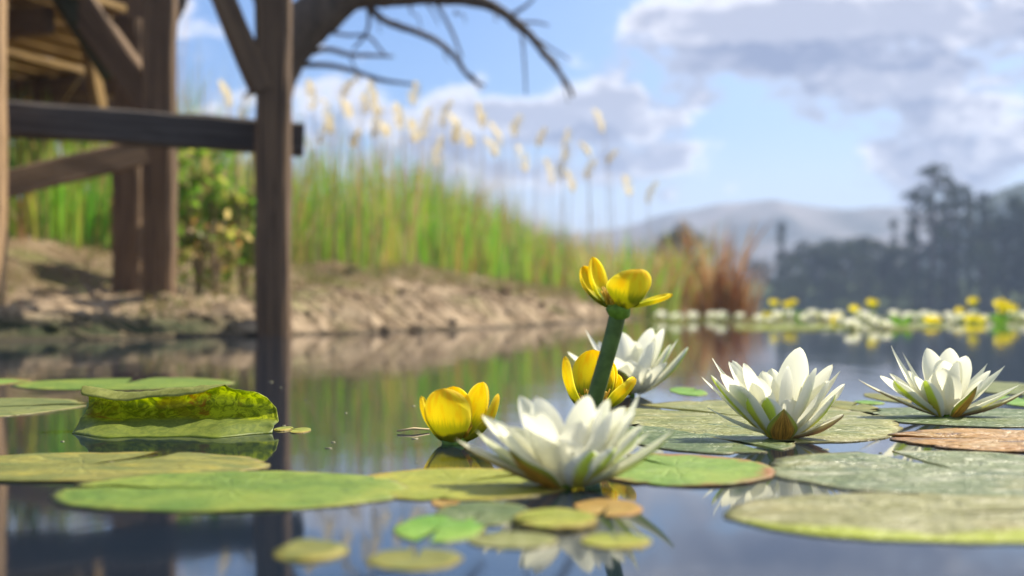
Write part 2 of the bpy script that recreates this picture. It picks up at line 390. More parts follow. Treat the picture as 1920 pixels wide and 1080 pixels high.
# ------------------------------------------------------------------ water lilies
def grid_faces(nu,nv,flip=False):
    fs=[]
    for j in range(nv-1):
        for i in range(nu-1):
            a=j*nu+i; q=(a,a+1,a+nu+1,a+nu); fs.append(q[::-1] if flip else q)
    return fs
def petal(mb, base, tip, width, out, bow=.22, cup=.5, shape='lily', layers=(0,), curl=0., nu=9, nv=15, twist=0.):
    base=Vector(base); tip=Vector(tip); out=Vector(out).normalized(); L=(tip-base).length
    ctrl=base+(tip-base)*.42+out*bow*L-Vector((0,0,1))*bow*.55*L
    T0=(tip-base).normalized(); S=T0.cross(out)
    if S.length<.12: S=Vector((-out.y,out.x,0))
    S.normalize()
    if twist: S=Matrix.Rotation(twist,3,T0)@S
    rnd=random.random()*10
    for li,mi in enumerate(layers):
        vs=[];uvs=[]
        for j in range(nv):
            v=1-(1-j/(nv-1))**1.35
            c=base*(1-v)**2+ctrl*2*v*(1-v)+tip*v*v
            tg=((ctrl-base)*2*(1-v)+(tip-ctrl)*2*v).normalized()
            N=S.cross(tg).normalized()
            if N.dot(-out*.6+Vector((0,0,1))*.8)<0: N=-N
            if shape=='lily':
                pk=.58
                wv=(.32+.68*math.sin(min(1,v/pk)*math.pi/2))*(1 if v<pk else max(0,1-((v-pk)/(1-pk))**2.3)**.68)
            elif shape=='ovate':
                pk=.36; wv=(.66+.34*math.sin(min(1,v/pk)*math.pi/2))*(1 if v<pk else max(0,1-((v-pk)/(1-pk))**1.55))
            elif shape=='narrow':
                pk=.45; wv=(.4+.6*math.sin(min(1,v/pk)*math.pi/2))*(1 if v<pk else max(0,1-((v-pk)/(1-pk))**1.4))
            else:
                pk=.58; wv=(.36+.64*math.sin(min(1,v/pk)*math.pi/2))*(1 if v<pk else max(0,1-((v-pk)/(1-pk))**2.6)**.55)
            hw=width*.5*wv
            for i in range(nu):
                u=-1+2*i/(nu-1)
                cc=cup*hw*(u*u)-cup*hw*.35
                wob=.035*width*mnoise.noise(Vector((u*1.3+rnd,v*3.1,rnd)))
                p=c+S*(u*hw*(1-.12*cup*u*u))+N*(cc+wob+curl*L*max(0,v-.7)**2*3)
                if li==1: p=p-N*(.0007*min(1,wv*2)+.00012)
                vs.append(p); uvs.append((u,v))
        mb.add(vs,grid_faces(nu,nv,li==1),uvs,mi)

def stamens(parent, center, n, h, r, spread):
    mb=MB()
    for k in range(n):
        a=random.random()*6.283; q=random.random()
        b=Vector(center)+Vector((math.cos(a),math.sin(a),0))*r*q
        tp=b+Vector((math.cos(a)*spread*q,math.sin(a)*spread*q,h*(.7+.5*random.random())))
        tube(mb,[b,(b+tp)/2+Vector((0,0,h*.1)),tp],[.0011,.0010,.0007],5)
    return mb.build('stamens',M['stamen'],parent)

def lily(label, bpx, bpy_, petals, group='white water lilies nearby', z0=.0008, sten=True):
    c=W(bpx,bpy_,z0); e=thing('water_lily',label,'flower',c,group)
    for (tx,ty,dy,wd,kind,*ex) in petals:
        o_=ex[0] if ex else {}
        tip=P(tx,ty,c.y+(dy if dy>0 else dy*(.72 if kind=='S' else .5 if kind=='G' else .6)))-c
        out=Vector((tip.x,tip.y,0)); 
        if out.length<.004: out=Vector((tip.x,dy if abs(dy)>.001 else .01,0))
        out.normalize()
        base=out*(.011 if kind=='S' else .008 if kind in 'GLQ' else .006)+Vector((0,0,.0008 if kind in 'SGLQ' else .003))
        wd=wd*(1.12 if kind in 'WG' else .92 if kind=='S' else 1); mb=MB(); kw=dict(bow=o_.get('bow',.13 if kind in 'WG' else .12)*(.55 if kind in 'WG' else .8),cup=o_.get('cup',.5 if kind!='S' else .35),shape=o_.get('shape','lily'),curl=o_.get('curl',0),twist=o_.get('twist',0))
        if kind=='W':
            petal(mb,base,tip,wd,out,**kw); mb.build('petal',M['petal'],e)
        else:
            mm={'S':'sepal','G':'stripe','L':'psepal','Q':'purple'}[kind]
            petal(mb,base,tip,wd,out,layers=(0,1),**kw)
            mb.build('sepal' if kind in 'SQL' else 'petal',[M['petal'],M[mm]],e)
    if sten: stamens(e,(0,.004,.006),60,.017,.007,.004)
    mb=MB(); tube(mb,[(0,0,-.02),(0,0,.002),(0,0,.007),(0,0,.011)],[.004,.004,.005,.007],10); mb.build('receptacle',M['receptacle'],e)
    return e
B=.03; Fq=-.03
# front lily (nearest)
lily('large white water lily nearest the camera, softly blurred, in front of the tall yellow flower',1062,913,[
 (975,742,.030,.022,'W'),(1005,743,.012,.036,'W'),(1012,768,-.006,.034,'W'),(958,800,.030,.026,'W'),(1103,741,.022,.024,'W'),(1126,764,.0,.026,'W'),(1142,748,.03,.016,'W'),
 (1172,762,.018,.028,'W'),(1199,738,.03,.018,'W',{'shape':'narrow','bow':.32}),(905,779,.022,.022,'W',{'bow':.12}),(893,808,.026,.018,'L',{'bow':.12,'shape':'narrow'}),
 (855,824,.02,.022,'Q',{'bow':.10,'shape':'narrow'}),(955,844,-.036,.034,'S',{'bow':.10,'shape':'ovate'}),(1110,846,-.040,.026,'G'),(1152,838,-.022,.026,'G'),(1206,798,-.004,.022,'G'),
 (1218,812,.010,.020,'W',{'shape':'narrow'}),(1264,806,-.004,.024,'L',{'bow':.17,'shape':'narrow'}),(1043,822,-.034,.034,'W'),(985,772,-.020,.034,'W'),(1070,800,.045,.024,'W'),
 (1150,772,-.012,.030,'W'),(1090,790,-.022,.028,'W'),(930,792,.004,.026,'W'),(1190,772,.006,.022,'W')])
# right-centre lily
lily('open white water lily in sharp focus, dark brown sepal pointing forward',1462,822,[
 (1336,672,.03,.018,'W',{'shape':'narrow'}),(1316,707,.012,.020,'W',{'shape':'narrow'}),(1333,703,-.012,.016,'G'),(1366,678,.02,.026,'W'),(1373,676,.038,.022,'W'),(1352,700,-.012,.032,'W'),
 (1394,681,-.004,.034,'W'),(1430,695,.025,.026,'W'),(1447,691,.045,.022,'W'),(1384,722,-.028,.026,'G'),(1437,745,-.036,.024,'G'),(1478,686,-.004,.038,'W'),(1500,651,.032,.030,'W'),
 (1516,702,-.008,.024,'G'),(1561,683,.02,.026,'W'),(1575,696,.034,.018,'W',{'shape':'narrow'}),(1556,713,-.004,.036,'W'),(1584,720,.0,.024,'W',{'bow':.26}),(1582,777,-.015,.022,'Q',{'bow':.2}),
 (1470,766,-.036,.031,'S',{'bow':.10,'shape':'ovate'}),(1478,748,-.028,.036,'W'),(1326,764,-.018,.012,'W',{'bow':.16,'shape':'narrow'}),
 (1410,715,.05,.028,'W'),(1520,715,.05,.028,'W'),(1418,705,-.014,.030,'W'),(1530,690,-.012,.030,'W'),(1566,740,-.02,.024,'G',{'bow':.24})])
# right lily
lily('white water lily on the dark green pad, spread wide with an orange brown sepal',1774,781,[
 (1671,648,.03,.020,'W',{'shape':'narrow','bow':.25}),(1692,660,.045,.008,'W',{'shape':'narrow'}),(1650,705,.0,.026,'W',{'bow':.14}),(1676,713,-.02,.022,'G',{'bow':.14}),(1703,695,.015,.026,'W'),
 (1738,652,.022,.034,'W'),(1735,712,-.03,.022,'G'),(1770,676,.0,.034,'W'),(1781,652,.03,.028,'W'),(1812,667,.02,.030,'W'),(1832,724,-.036,.034,'S',{'bow':.10,'shape':'ovate'}),(1851,682,.035,.018,'W',{'shape':'narrow'}),
 (1857,695,.012,.020,'W'),(1884,686,.015,.024,'W',{'shape':'narrow'}),(1912,722,-.012,.022,'G',{'bow':.12,'shape':'narrow'}),(1926,731,.0,.022,'Q',{'bow':.16,'shape':'narrow'}),
 (1768,690,-.022,.034,'W'),(1795,678,-.012,.034,'W'),(1845,712,-.01,.026,'W'),(1715,705,-.006,.026,'W'),(1610,712,.03,.012,'Q',{'bow':.08,'shape':'narrow'}),(1755,690,.05,.028,'W'),(1668,700,.03,.02,'W')])
# back lily
lily('white water lily standing farther back behind the green stem of the tall yellow flower',1185,741,[
 (1098,618,.03,.026,'W',{'shape':'narrow'}),(1064,660,.0,.026,'W'),(1122,640,.045,.024,'W'),(1165,622,.03,.036,'W'),(1222,615,.03,.034,'W'),(1244,616,.02,.030,'W'),(1225,640,-.02,.038,'W'),
 (1258,645,.0,.026,'G'),(1271,636,.022,.020,'W',{'shape':'narrow'}),(1290,651,.0,.026,'G',{'bow':.24}),(1150,668,-.035,.034,'W'),(1180,676,-.04,.036,'W'),(1158,693,-.045,.030,'S'),
 (1215,690,-.04,.034,'W'),(1250,680,-.028,.034,'W'),(1130,690,-.02,.03,'W'),(1080,700,-.01,.024,'W'),(1190,640,.04,.03,'W'),(1278,668,-.01,.024,'W',{'bow':.24})])

# ------------------------------------------------------------------ yellow pond flowers
def yellow(label, bpx,bpy_,d, petals, stem=None, rec=.010, z_off=0, tilt=(0,0)):
    c=P(bpx,bpy_,d); e=thing('yellow_pond_lily',label,'flower',c,'yellow pond lilies nearby')
    ax=Vector((tilt[0],tilt[1],1)).normalized()
    for (tx,ty,dy,wd,*ex) in petals:
        o_=ex[0] if ex else {}
        tip=P(tx,ty,c.y+dy)-c; out=Vector((tip.x,tip.y,0)); 
        if out.length<.005: out=Vector((0,dy if dy else -.01,0))
        out.normalize(); mb=MB()
        petal(mb,out*.008+Vector((0,0,.002)),tip,wd*1.16,out,bow=o_.get('bow',.30)*.62,cup=o_.get('cup',.75)*.7,shape='round',layers=(0,1),twist=o_.get('twist',0),nu=11,nv=17)
        mb.build('petal',M['yellow'],e)
    mb=MB(); tube(mb,[-ax*.009,-ax*.0075,-ax*.002,ax*.003,ax*.005],[.0055,rec*.8,rec*.95,rec*1.05,rec*.8],16); mb.build('receptacle',M['receptacle'],e)
    stamens(e,ax*.004,60,.014,.010,.006)
    mb=MB(); tube(mb,[(0,0,.002),(0,0,.010),(0,0,.016),(0,0,.018)],[.006,.0055,.0075,.004],12); mb.build('pistil',M['receptacle'],e)
    if stem:
        pts=[P(px,py,dd)-c for px,py,dd in stem]; pts,rr=smooth_path(pts,[.0068]*len(pts),4); mb=MB(); tube(mb,pts,rr,12); mb.build('stem',M['stem'],e)
    return e
yellow('tall yellow pond lily on a thick dark green stem above all other flowers',1160,580,1.17,[
 (1112,481,.012,.026,{'bow':.34}),(1095,498,.024,.028,{'bow':.40}),(1198,504,-.020,.043,{'bow':.30}),(1260,551,.008,.024,{'bow':.16,'cup':.4}),(1150,530,.034,.020)],
 stem=[(1158,592,1.17),(1146,640,1.172),(1126,710,1.175),(1106,785,1.18),(1090,860,1.185)],tilt=(-.25,0))
yellow('yellow pond lily half hidden behind the dark green stem, low on the water',1112,772,1.27,[
 (1060,668,.0,.026,{'bow':.34}),(1112,655,.022,.036),(1143,676,.03,.022),(1191,708,-.008,.034,{'bow':.22}),(1150,700,.03,.03)],
 stem=[(1112,780,1.27),(1112,815,1.27),(1110,850,1.275)])
yellow('yellow cup shaped pond lily floating at left of the nearest white lily',852,832,1.22,[
 (790,742,.002,.020,{'bow':.30}),(832,728,-.022,.039,{'bow':.30,'cup':.7}),(850,724,.024,.030),(906,716,.016,.034,{'bow':.36}),(934,738,-.004,.022,{'bow':.40})],
 stem=[(852,828,1.22),(852,850,1.225)],rec=.011)

# ------------------------------------------------------------------ pads
def pad(label, x0,x1,y0,y1, mat, notch=90, seed=0, wave=.0025, lift=.002, rim=.0, group=None, name='lily_pad', cat='lily pad', nw=.22, z0=0.0):
    rs=random.Random(seed)
    dn=W(960,y1).y; df=W(960,y0).y; cy=(dn+df)/2; ry=(df-dn)/2
    xa=(x0-960)/F*cy; xb=(x1-960)/F*cy; cx=(xa+xb)/2; rx=(xb-xa)/2
    NR=14; NA=72; mb=MB(); vs=[(0,0,lift*.6)]; uvs=[(0,0)]; na=R(notch)
    for j in range(1,NR+1):
        r=j/NR
        for k in range(NA):
            a=na+nw*(.5)+(2*math.pi-nw)*k/(NA-1)
            nz=mnoise.noise(Vector((math.cos(a)*1.7+seed*3.1,math.sin(a)*1.7,seed)))
            nz2=mnoise.noise(Vector((math.cos(a)*6+seed,math.sin(a)*6,seed*2.)))
            nick=max(0,mnoise.noise(Vector((math.cos(a)*9+seed*5,math.sin(a)*9,seed*1.7)))-.42)*.35
            q=r*(1+.08*nz*r+.03*nz2*r-nick*r**4)
            x=math.cos(a)*rx*q; y=math.sin(a)*ry*q
            zz=lift*.45+.45*wave*r*(mnoise.noise(Vector((x*18+seed,y*18,seed*1.3)))+.6*mnoise.noise(Vector((x*45+seed,y*45,seed))))+rim*.25*max(0,r-.8)**2*25*(1+nz)
            zz*=1-(.92 if rim==0 else .5)*max(0,(r-.78)/.22)
            vs.append((x,y,max(.0007,zz)+z0)); uvs.append((math.cos(a)*r,math.sin(a)*r))
    fs=[]
    for k in range(NA-1): fs.append((0,1+k,2+k))
    for j in range(NR-1):
        for k in range(NA-1):
            a=1+j*NA+k; fs.append((a,a+NA,a+NA+1,a+1))
    # underside and rim, about 1.2 mm thick
    n0=len(vs)
    for (x,y,z) in list(vs): vs.append((x*.996,y*.996,-.0012 if rim==0 and wave<.01 else max(-.0008,z-.0012)))
    uvs=uvs+uvs
    fs+= [tuple(i+n0 for i in f[::-1]) for f in list(fs)]
    for k in range(NA-1):
        a=1+(NR-1)*NA+k; fs.append((a,a+n0,a+1+n0,a+1))
    mb.add(vs,fs,uvs); ob=mb.build(name,mat); ob.location=(cx,cy,0)
    return tag(ob,label,cat,group)
PG='lily pads floating nearby'
pm=lambda *a,**k: mat_pad(*a,**k)
M['pad_green']=pm('pad_green',(.15,.25,.035),(.26,.35,.05),(.34,.38,.06),spot_amt=.2)
M['pad_bright']=pm('pad_bright',(.16,.36,.04),(.27,.46,.06),(.33,.46,.08),spot_amt=.15)
M['pad_olive']=pm('pad_olive',(.20,.21,.045),(.32,.31,.07),(.42,.34,.06),spot_amt=.5,blotch=((.16,.20,.05),(.42,.36,.06)))
M['pad_yellow']=pm('pad_yellow',(.30,.34,.04),(.44,.44,.06),(.46,.34,.06),spot_amt=.3)
M['pad_grey']=pm('pad_grey_green',(.17,.21,.06),(.26,.28,.085),(.30,.31,.08),spot_amt=.3)
M['pad_dark']=pm('pad_dark',(.11,.17,.05),(.20,.26,.075),(.22,.24,.06),spot_amt=.3,sheen=.15)
M['pad_veined']=pm('pad_veined',(.26,.28,.065),(.38,.38,.10),(.42,.38,.10),vein=.9,spot_amt=.3,sheen=.18,blotch=((.20,.24,.06),(.46,.44,.16)))
M['pad_wet']=pm('pad_wet',(.17,.22,.08),(.36,.39,.17),(.34,.34,.11),spot_amt=.3,vein=.7,sheen=.24,blotch=((.13,.19,.07),(.52,.52,.34)))
M['pad_lime']=pm('pad_lime_edge',(.27,.26,.08),(.42,.40,.15),(.46,.52,.03),edge_at=.74,spot_amt=.3,sheen=.15,front=.45,blotch=((.27,.25,.08),(.52,.48,.26)))
M['pad_orange']=pm('pad_orange',(.50,.25,.05),(.56,.34,.10),(.46,.24,.08),spot=(.13,.05,.02),spot_amt=.8,sheen=.2,blotch=((.13,.065,.05),(.58,.42,.20)))
M['pad_gold']=pm('pad_gold',(.42,.25,.05),(.5,.33,.08),(.5,.24,.05),spot_amt=.4)
M['pad_red']=pm('pad_red_edge',(.20,.33,.05),(.30,.42,.07),(.38,.13,.06),edge_at=.80,spot_amt=.3)
pad('small pad with a brown end at the left edge, farthest of the left pads',-120,50,711,724,M['pad_red'],200,1,group=PG)
pad('smooth long green pad farthest back among the pads at left',32,440,709,732,M['pad_green'],95,2,wave=.004,group=PG)
pad('grey green pad at the left edge behind the curled leaf',-260,142,747,788,M['pad_grey'],20,3,wave=.004,group=PG)
pad('olive pad with a yellowed notch, between curled leaf and big green pad',-190,508,850,906,M['pad_olive'],70,5,wave=.006,lift=.003,rim=.002,group=PG)
pad('biggest smooth green pad lying in front at lower left',108,770,886,963,M['pad_green'],172,6,wave=.005,lift=.004,rim=.002,nw=.16,group=PG)
pad('yellow green pad touching left side of the nearest white lily',640,1070,880,940,M['pad_yellow'],40,7,wave=.003,lift=.003,group=PG)
pad('green pad with a red brown end, right of the nearest white lily',1085,1450,853,913,M['pad_red'],120,8,wave=.004,lift=.004,rim=.003,group=PG)
pad('pale veined yellow green pad under the sharp white lily',1150,1670,751,832,M['pad_veined'],140,9,wave=.004,lift=.003,group=PG)
pad('dark green pad half covered, in front of the sharp white lily',1160,1480,790,852,M['pad_dark'],300,10,wave=.003,lift=.002,group=PG,z0=.0)
pad('dark green round pad under the right hand white lily',1614,2020,764,802,M['pad_dark'],80,11,wave=.003,lift=.002,group=PG)
pad('orange brown dying pad at the right edge',1674,2080,808,850,M['pad_orange'],160,12,wave=.006,lift=.004,rim=.004,group=PG)
pad('large wet green pad with white glints, lower right behind the lime edged one',1430,2160,846,938,M['pad_wet'],100,13,wave=.006,lift=.003,group=PG)
pad('large blurred pad with a lime yellow edge, nearest at lower right',1355,2130,926,1022,M['pad_lime'],10,14,wave=.005,lift=.004,group=PG)
pad('small bright green pad alone beside the sharp white lily',1258,1322,727,743,M['pad_bright'],30,15,group=PG)
pad('olive scrap of pad left of the right hand lily, farther one',1632,1690,738,756,M['pad_olive'],30,16,group=PG)
pad('dull pad remnant between the two right hand lilies',1555,1636,752,774,M['pad_olive'],30,17,group=PG)
pad('tiny narrow green leaf afloat between the two right hand lilies',1604,1655,752,759,M['pad_bright'],0,18,group='floating leaf scraps',name='leaf_scrap',cat='leaf')
pad('grey olive pad behind the right hand lily at the right edge',1800,2010,716,744,M['pad_grey'],30,19,wave=.004,group=PG)
pad('fresh green pad peeping out behind right hand lily near the frame edge',1868,1990,744,768,M['pad_bright'],60,20,wave=.004,lift=.004,group=PG)
pad('bright green small pad with a notch, below the yellow green pad',740,910,968,1018,M['pad_bright'],255,21,lift=.002,nw=.3,group='small pads in the foreground')
pad('dark green small pad just behind the bright green one',815,996,942,988,M['pad_dark'],250,22,group='small pads in the foreground')
pad('yellow green small pad right of the dark small one',965,1120,961,999,M['pad_yellow'],200,23,group='small pads in the foreground',z0=.002)
pad('golden orange small pad below the nearest white lily',1078,1203,937,970,M['pad_gold'],250,24,group='small pads in the foreground')
pad('pale narrow small pad in front of the yellow green small one',878,1045,1000,1030,M['pad_veined'],150,25,group='small pads in the foreground')
pad('olive small pad lowest in the frame',690,867,1030,1071,M['pad_olive'],90,26,group='small pads in the foreground')
pad('olive small pad with a raised lump, left of the lowest one',515,652,1017,1055,M['pad_olive'],200,27,wave=.012,lift=.004,group='small pads in the foreground')
pad('rusty orange sliver of a pad poking out under the yellow green pad',810,862,934,952,M['pad_gold'],0,28,group='small pads in the foreground')
pad('thin brown edged pad low in the frame below the golden one',1088,1222,1002,1030,M['pad_yellow'],90,29,group='small pads in the foreground')
pad('pale blurred leaf scrap left of the tiny winged leaf, near the post reflection',515,549,801,809,M['pad_yellow'],0,30,group='floating leaf scraps',name='leaf_scrap',cat='leaf',lift=.003)
pad('right wing of the tiny paired leaf beside the curled pad',545,583,803,813,M['pad_yellow'],180,31,group='floating leaf scraps',name='leaf_scrap',cat='leaf',lift=.003)
mb=MB(); a=W(745,812); b=W(805,809); tube(mb,[a+Vector((0,0,.002)),(a+b)/2+Vector((0,0,.0035)),b+Vector((0,0,.002))],[.0009,.0012,.0009],6)
tw=mb.build('twig',plain('straw',(.5,.38,.2))); tag(tw,'thin straw coloured twig afloat left of the yellow cup flower','twig')

mb=MB(); rs3=random.Random(17)
for k in range(70):
    px=rs3.uniform(20,1900); py=rs3.uniform(640,890); p=W(px,py); r=rs3.uniform(.0006,.0022); a=rs3.random()*6.28; el_=rs3.uniform(1,2.6)
    vs=[(p.x+math.cos(a+6.283*i/6)*r*(el_ if i%3==0 else 1),p.y+math.sin(a+6.283*i/6)*r*(el_ if i%3==0 else 1),.0006) for i in range(6)]
    mb.add(vs+[(v[0],v[1],-.0004) for v in vs],[tuple(range(6))]+[(i,i+6,(i+1)%6+6,(i+1)%6) for i in range(6)])
stuff(tag(mb.build('floating_specks',plain('pollen_flecks',(.24,.22,.12))),'tiny pale flecks of seed and leaf scattered on the water','flecks'))

# curled pad
def curled_pad():
    rs=random.Random(4); NX=48; NS=26
    sec=[(-.052,.0008),(-.030,.004),(-.005,.0065),(.020,.009),(.036,.013),(.046,.021),(.047,.030),(.041,.0365),(.033,.0392),(.024,.0378),(.016,.0330)]
    def S(s):
        q=s*(len(sec)-1); i=min(int(q),len(sec)-2); f=q-i; return (sec[i][0]*(1-f)+sec[i+1][0]*f, sec[i][1]*(1-f)+sec[i+1][1]*f)
    c=W(325,812); HX=.090; vs=[];uvs=[]
    for j in range(NX):
        u=-1+2*j/(NX-1)
        for k in range(NS):
            s=k/(NS-1)
            smax=1.0 if u<.30 else 1.0-.30*min(1,(u-.30)/.30)
            smax*= 1-.22*max(0,(-u-.9)/.1)-.50*max(0,(u-.86)/.14)**1.5
            s0=.16*max(0,abs(u)-.55)/.45+.04*(1+mnoise.noise(Vector((u*2.6,7,1)))+.35*mnoise.noise(Vector((u*9,3,1))))
            ss=s0+(smax-s0)*s
            y,z=S(ss)
            xx=u*HX*(1+.03*math.sin(ss*5))+ (.012 if u<0 else 0)*0
            if ss>.5: xx += -.012*(ss-.5)*2*(1 if u<0 else .3) + (-.012*(ss-.5)*2 if u>.5 else 0)
            wz=.0022*mnoise.noise(Vector((u*3,ss*4,2)))+.0012*mnoise.noise(Vector((u*9,ss*7,5)))
            wy=.006*mnoise.noise(Vector((u*2.4,1.3,ss*2)))
            fz=min(1,s*5); vs.append((xx,y+wy,max(.0004,(z*(1+.10*math.sin(u*4))+wz)*fz))); uvs.append((u,ss))
    m,t=newmat('curled_leaf'); tc=t.n('ShaderNodeTexCoord'); uv=tc.outputs['UV']; ob=tc.outputs['Object']; u,v,_=t.sep(uv)
    fine=t.noise(t.map(ob,(1,.5,1)),150,4,.65,.8); big=t.noise(ob,24,4,.65,.5)
    cell=t.noise(ob,95,4,.7,1.2)
    wall=t.mix(t.ss(cell,.40,.60),(.26,.33,.010),(.66,.72,.03))
    wall=t.mix(t.ss(t.noise(ob,38,5,.7,.6),.50,.64,0,.6),wall,(.30,.24,.012))
    wall=t.mix(t.ss(big,.62,.68,0,.8),wall,(.42,.17,.02))
    flat=t.mix(t.ss(fine,.4,.65),(.26,.33,.07),(.40,.46,.09)); flat=t.mix(t.ss(v,.0,.14,.8,0),flat,(.36,.44,.04))
    lip=t.mix(t.ss(fine,.4,.65),(.36,.38,.09),(.48,.50,.14))
    c1=t.mix(t.ss(v,.29,.37),flat,wall); c1=t.mix(t.ss(v,.77,.82),c1,lip)
    finish(t,c1,.4,.35,t.bump(fine,.4,.0015),.62)
    mb=MB(); mb.add(vs,[f for f in grid_faces(NS,NX)],uvs); o=mb.build('curled_lily_pad',m); o.location=c
    md=o.modifiers.new('thickness','SOLIDIFY'); md.thickness=.0009; md.offset=0
    tag(o,'curled yellow green pad standing on edge with blotched translucent wall','lily pad',PG)
curled_pad()

# ------------------------------------------------------------------ jetty
jet=thing('wooden_jetty','weathered brown timber jetty with posts, braces and plank deck on the left bank','jetty',(-1.5,5.6,0))
JL=Vector(jet.location)
def beam(name,p0,p1,wx,wy,mat,roll=0.,seg=None,jit=.004):
    p0=Vector(p0);p1=Vector(p1); d=p1-p0; L=d.length; seg=seg or max(2,int(L/.12))
    rs=random.Random(hash((round(p0.x,3),round(p1.z,3)))&0xffff); mb=MB(); vs=[]; bv=.12*min(wx,wy)
    prof=[(wx/2-bv,wy/2),(-wx/2+bv,wy/2),(-wx/2,wy/2-bv),(-wx/2,-wy/2+bv),(-wx/2+bv,-wy/2),(wx/2-bv,-wy/2),(wx/2,-wy/2+bv),(wx/2,wy/2-bv)]
    for i in range(seg+1):
        for (a,b) in prof: vs.append((a+rs.uniform(-jit,jit),b+rs.uniform(-jit,jit),L*i/seg))
    fs=[]
    for i in range(seg):
        for k in range(8): k2=(k+1)%8; fs.append((i*8+k,i*8+k2,(i+1)*8+k2,(i+1)*8+k))
    fs.append(tuple(range(7,-1,-1))); fs.append(tuple(seg*8+k for k in range(8)))
    mb.add(vs,fs); o=mb.build(name,mat,jet,smooth=False)
    zq=d.normalized(); ref=Vector((0,0,1)) if abs(zq.z)<.95 else Vector((0,1,0))
    xq=ref.cross(zq).normalized(); yq=zq.cross(xq)
    mt=Matrix((xq,yq,zq)).transposed(); mt=mt@Matrix.Rotation(roll,3,'Z')
    o.rotation_euler=mt.to_euler(); o.location=p0-JL
    return o
DZ=1.42
def post(px0,px1,ybase,d,top=DZ,mat=None,depth=None):
    wpx=(px1-px0); wm=wpx/F*d*.93; c=P((px0+px1)/2,ybase,d)
    g=ground(c.x,c.y); return beam('post',(c.x,c.y,min(g-.1,-.15)),(c.x,c.y,top),wm,wm if not depth else depth,mat or M['wood'],roll=0)
post(479,545,630,5.28,2.0)
post(268,329,550,5.98,DZ+.3)
post(213,268,512,6.5,DZ)
post(-52,7,615,4.95,DZ+.5,M['post_sunlit'])
# rails and braces
a=P(-60,218,5.13); b=P(567,262,5.48); beam('rail',a,b,.10,.125,M['wood_grey'])
a=P(-20,352,5.35); b=P(268,284,5.78); beam('brace',a,b,.07,.105,M['wood'])
a=P(492,170,5.25); b=P(395,-60,5.2); beam('brace',a,b,.08,.085,M['wood'])
a=P(100,-40,6.1); b=P(215,140,6.3); beam('brace',a,b,.07,.10,M['wood_green'])
a=P(160,60,6.9); b=P(190,215,6.75); beam('brace',a,b,.05,.06,M['wood_warm'])
a=P(130,-20,6.2); b=P(300,215,6.1); beam('brace',a,b,.08,.13,M['wood'])
# far posts and deck joists
for (px,d,yy) in ((-20,7.6,430),(-180,5.9,520)):
    c=P(px,yy,d); g=ground(c.x,c.y); beam('post',(c.x,c.y,g-.15),(c.x,c.y,DZ),.14,.14,M['wood'])
q0=P(-60,150,7.9); q1=P(150,190,8.1)
bd=Vector((.33,.94,0)).normalized(); pd=Vector((bd.y,-bd.x,0))
org=Vector((-2.62,7.35,DZ))
k=0
for off,wd in ((-1.05,.2),(-.83,.2),(-.61,.2),(-.39,.2),(-.17,.2),(.14,.2),(.36,.2),(.58,.2),(.80,.2),(1.02,.2)):
    c=org+pd*off
    s0=-2.4 if off<.5 else -2.0+.25*(off-.5); 
    s1=min(1.9,(-.285*(7.35-.33*off)+2.62-.94*off)/(.33+.268)); s0=min(s0,s1-.4)
    beam('deck_board',c+bd*s0+Vector((0,0,.02+.002*k)),c+bd*s1+Vector((0,0,.02+.002*k)),wd,.035,M['wood_warm'],roll=0,jit=.0025); k+=1
for sj in (-1.9,-.9,.75):
    a=org+bd*sj+pd*-1.2; b=org+bd*sj+pd*(.95 if sj<0 else .42); a.z=b.z=DZ-.065; beam('joist',a,b,.09,.12,M['wood'])

for (px,y1,dd) in ((203,150,6.75),(232,196,6.7),(259,188,6.65),(283,200,6.3)):
    a=P(px,-60,dd); b=P(px+4,y1,dd); beam('skirt_plank',b,a,.075 if px!=283 else .06,.03,M['wood'])
a=P(-60,140,8.3); b=P(222,170,8.7); beam('fascia_board',a,b,.05,.16,M['wood_warm'])
a=P(-60,184,8.1); b=P(222,206,8.5); beam('fascia_board',a,b,.05,.12,M['wood'])
# ------------------------------------------------------------------ bare tree
bt=thing('bare_tree','bare dark tree behind the jetty with a leafless limb arching over the reeds','tree')
TD=7.6; gx=P(512,480,TD); gz=ground(gx.x,gx.y); bt.location=(gx.x,gx.y,gz); BL=Vector(bt.location)
def limb(name,pts,d=TD,dd=0.,n=8,r0=1.):
    q=[P(a,b,d+dd*i)-BL for i,(a,b,r) in enumerate(pts)]; rr=[r/F*d*r0 for a,b,r in pts]
    q,rr=smooth_path(q,rr,4); mb=MB(); tube(mb,q,rr,n,0,.12); return mb.build(name,M['bark'],bt)
limb('trunk',[(512,500,32),(511,400,28),(512,300,27),(514,200,30),(524,128,40),(556,66,46),(604,20,44),(655,-12,36),(720,-14,27),(790,-10,19),(860,-4,14),(915,8,11),(955,32,9),(990,62,8),(1022,102,6.5),(1050,138,5),(1070,168,4),(1073,182,3)],n=12)
limb('branch',[(688,8,8),(720,38,7),(770,56,6.5),(815,75,6),(852,105,5.5),(872,135,4.5),(890,152,4),(910,161,2)],dd=.03)
limb('branch',[(812,-4,4),(835,35,3.2),(852,70,3),(866,108,2)],dd=-.02)
limb('branch',[(566,108,6),(610,92,5),(655,102,4.5),(700,104,3.5),(738,106,2)],dd=.03)
limb('branch',[(556,122,6),(610,122,5),(660,132,4.5),(715,150,4),(775,158,2)],dd=-.03)
limb('twig',[(690,14,4),(692,45,3.4),(682,70,3),(662,92,2)],dd=.02)
limb('twig',[(605,58,4),(650,66,3),(690,68,3),(712,92,2.4),(728,108,1.6)],dd=-.02)
limb('twig',[(975,48,2.4),(981,90,2.2),(984,130,2),(986,178,1.5)],dd=.02)
limb('twig',[(992,64,2.6),(1030,88,2),(1068,112,1.4)],dd=.02)
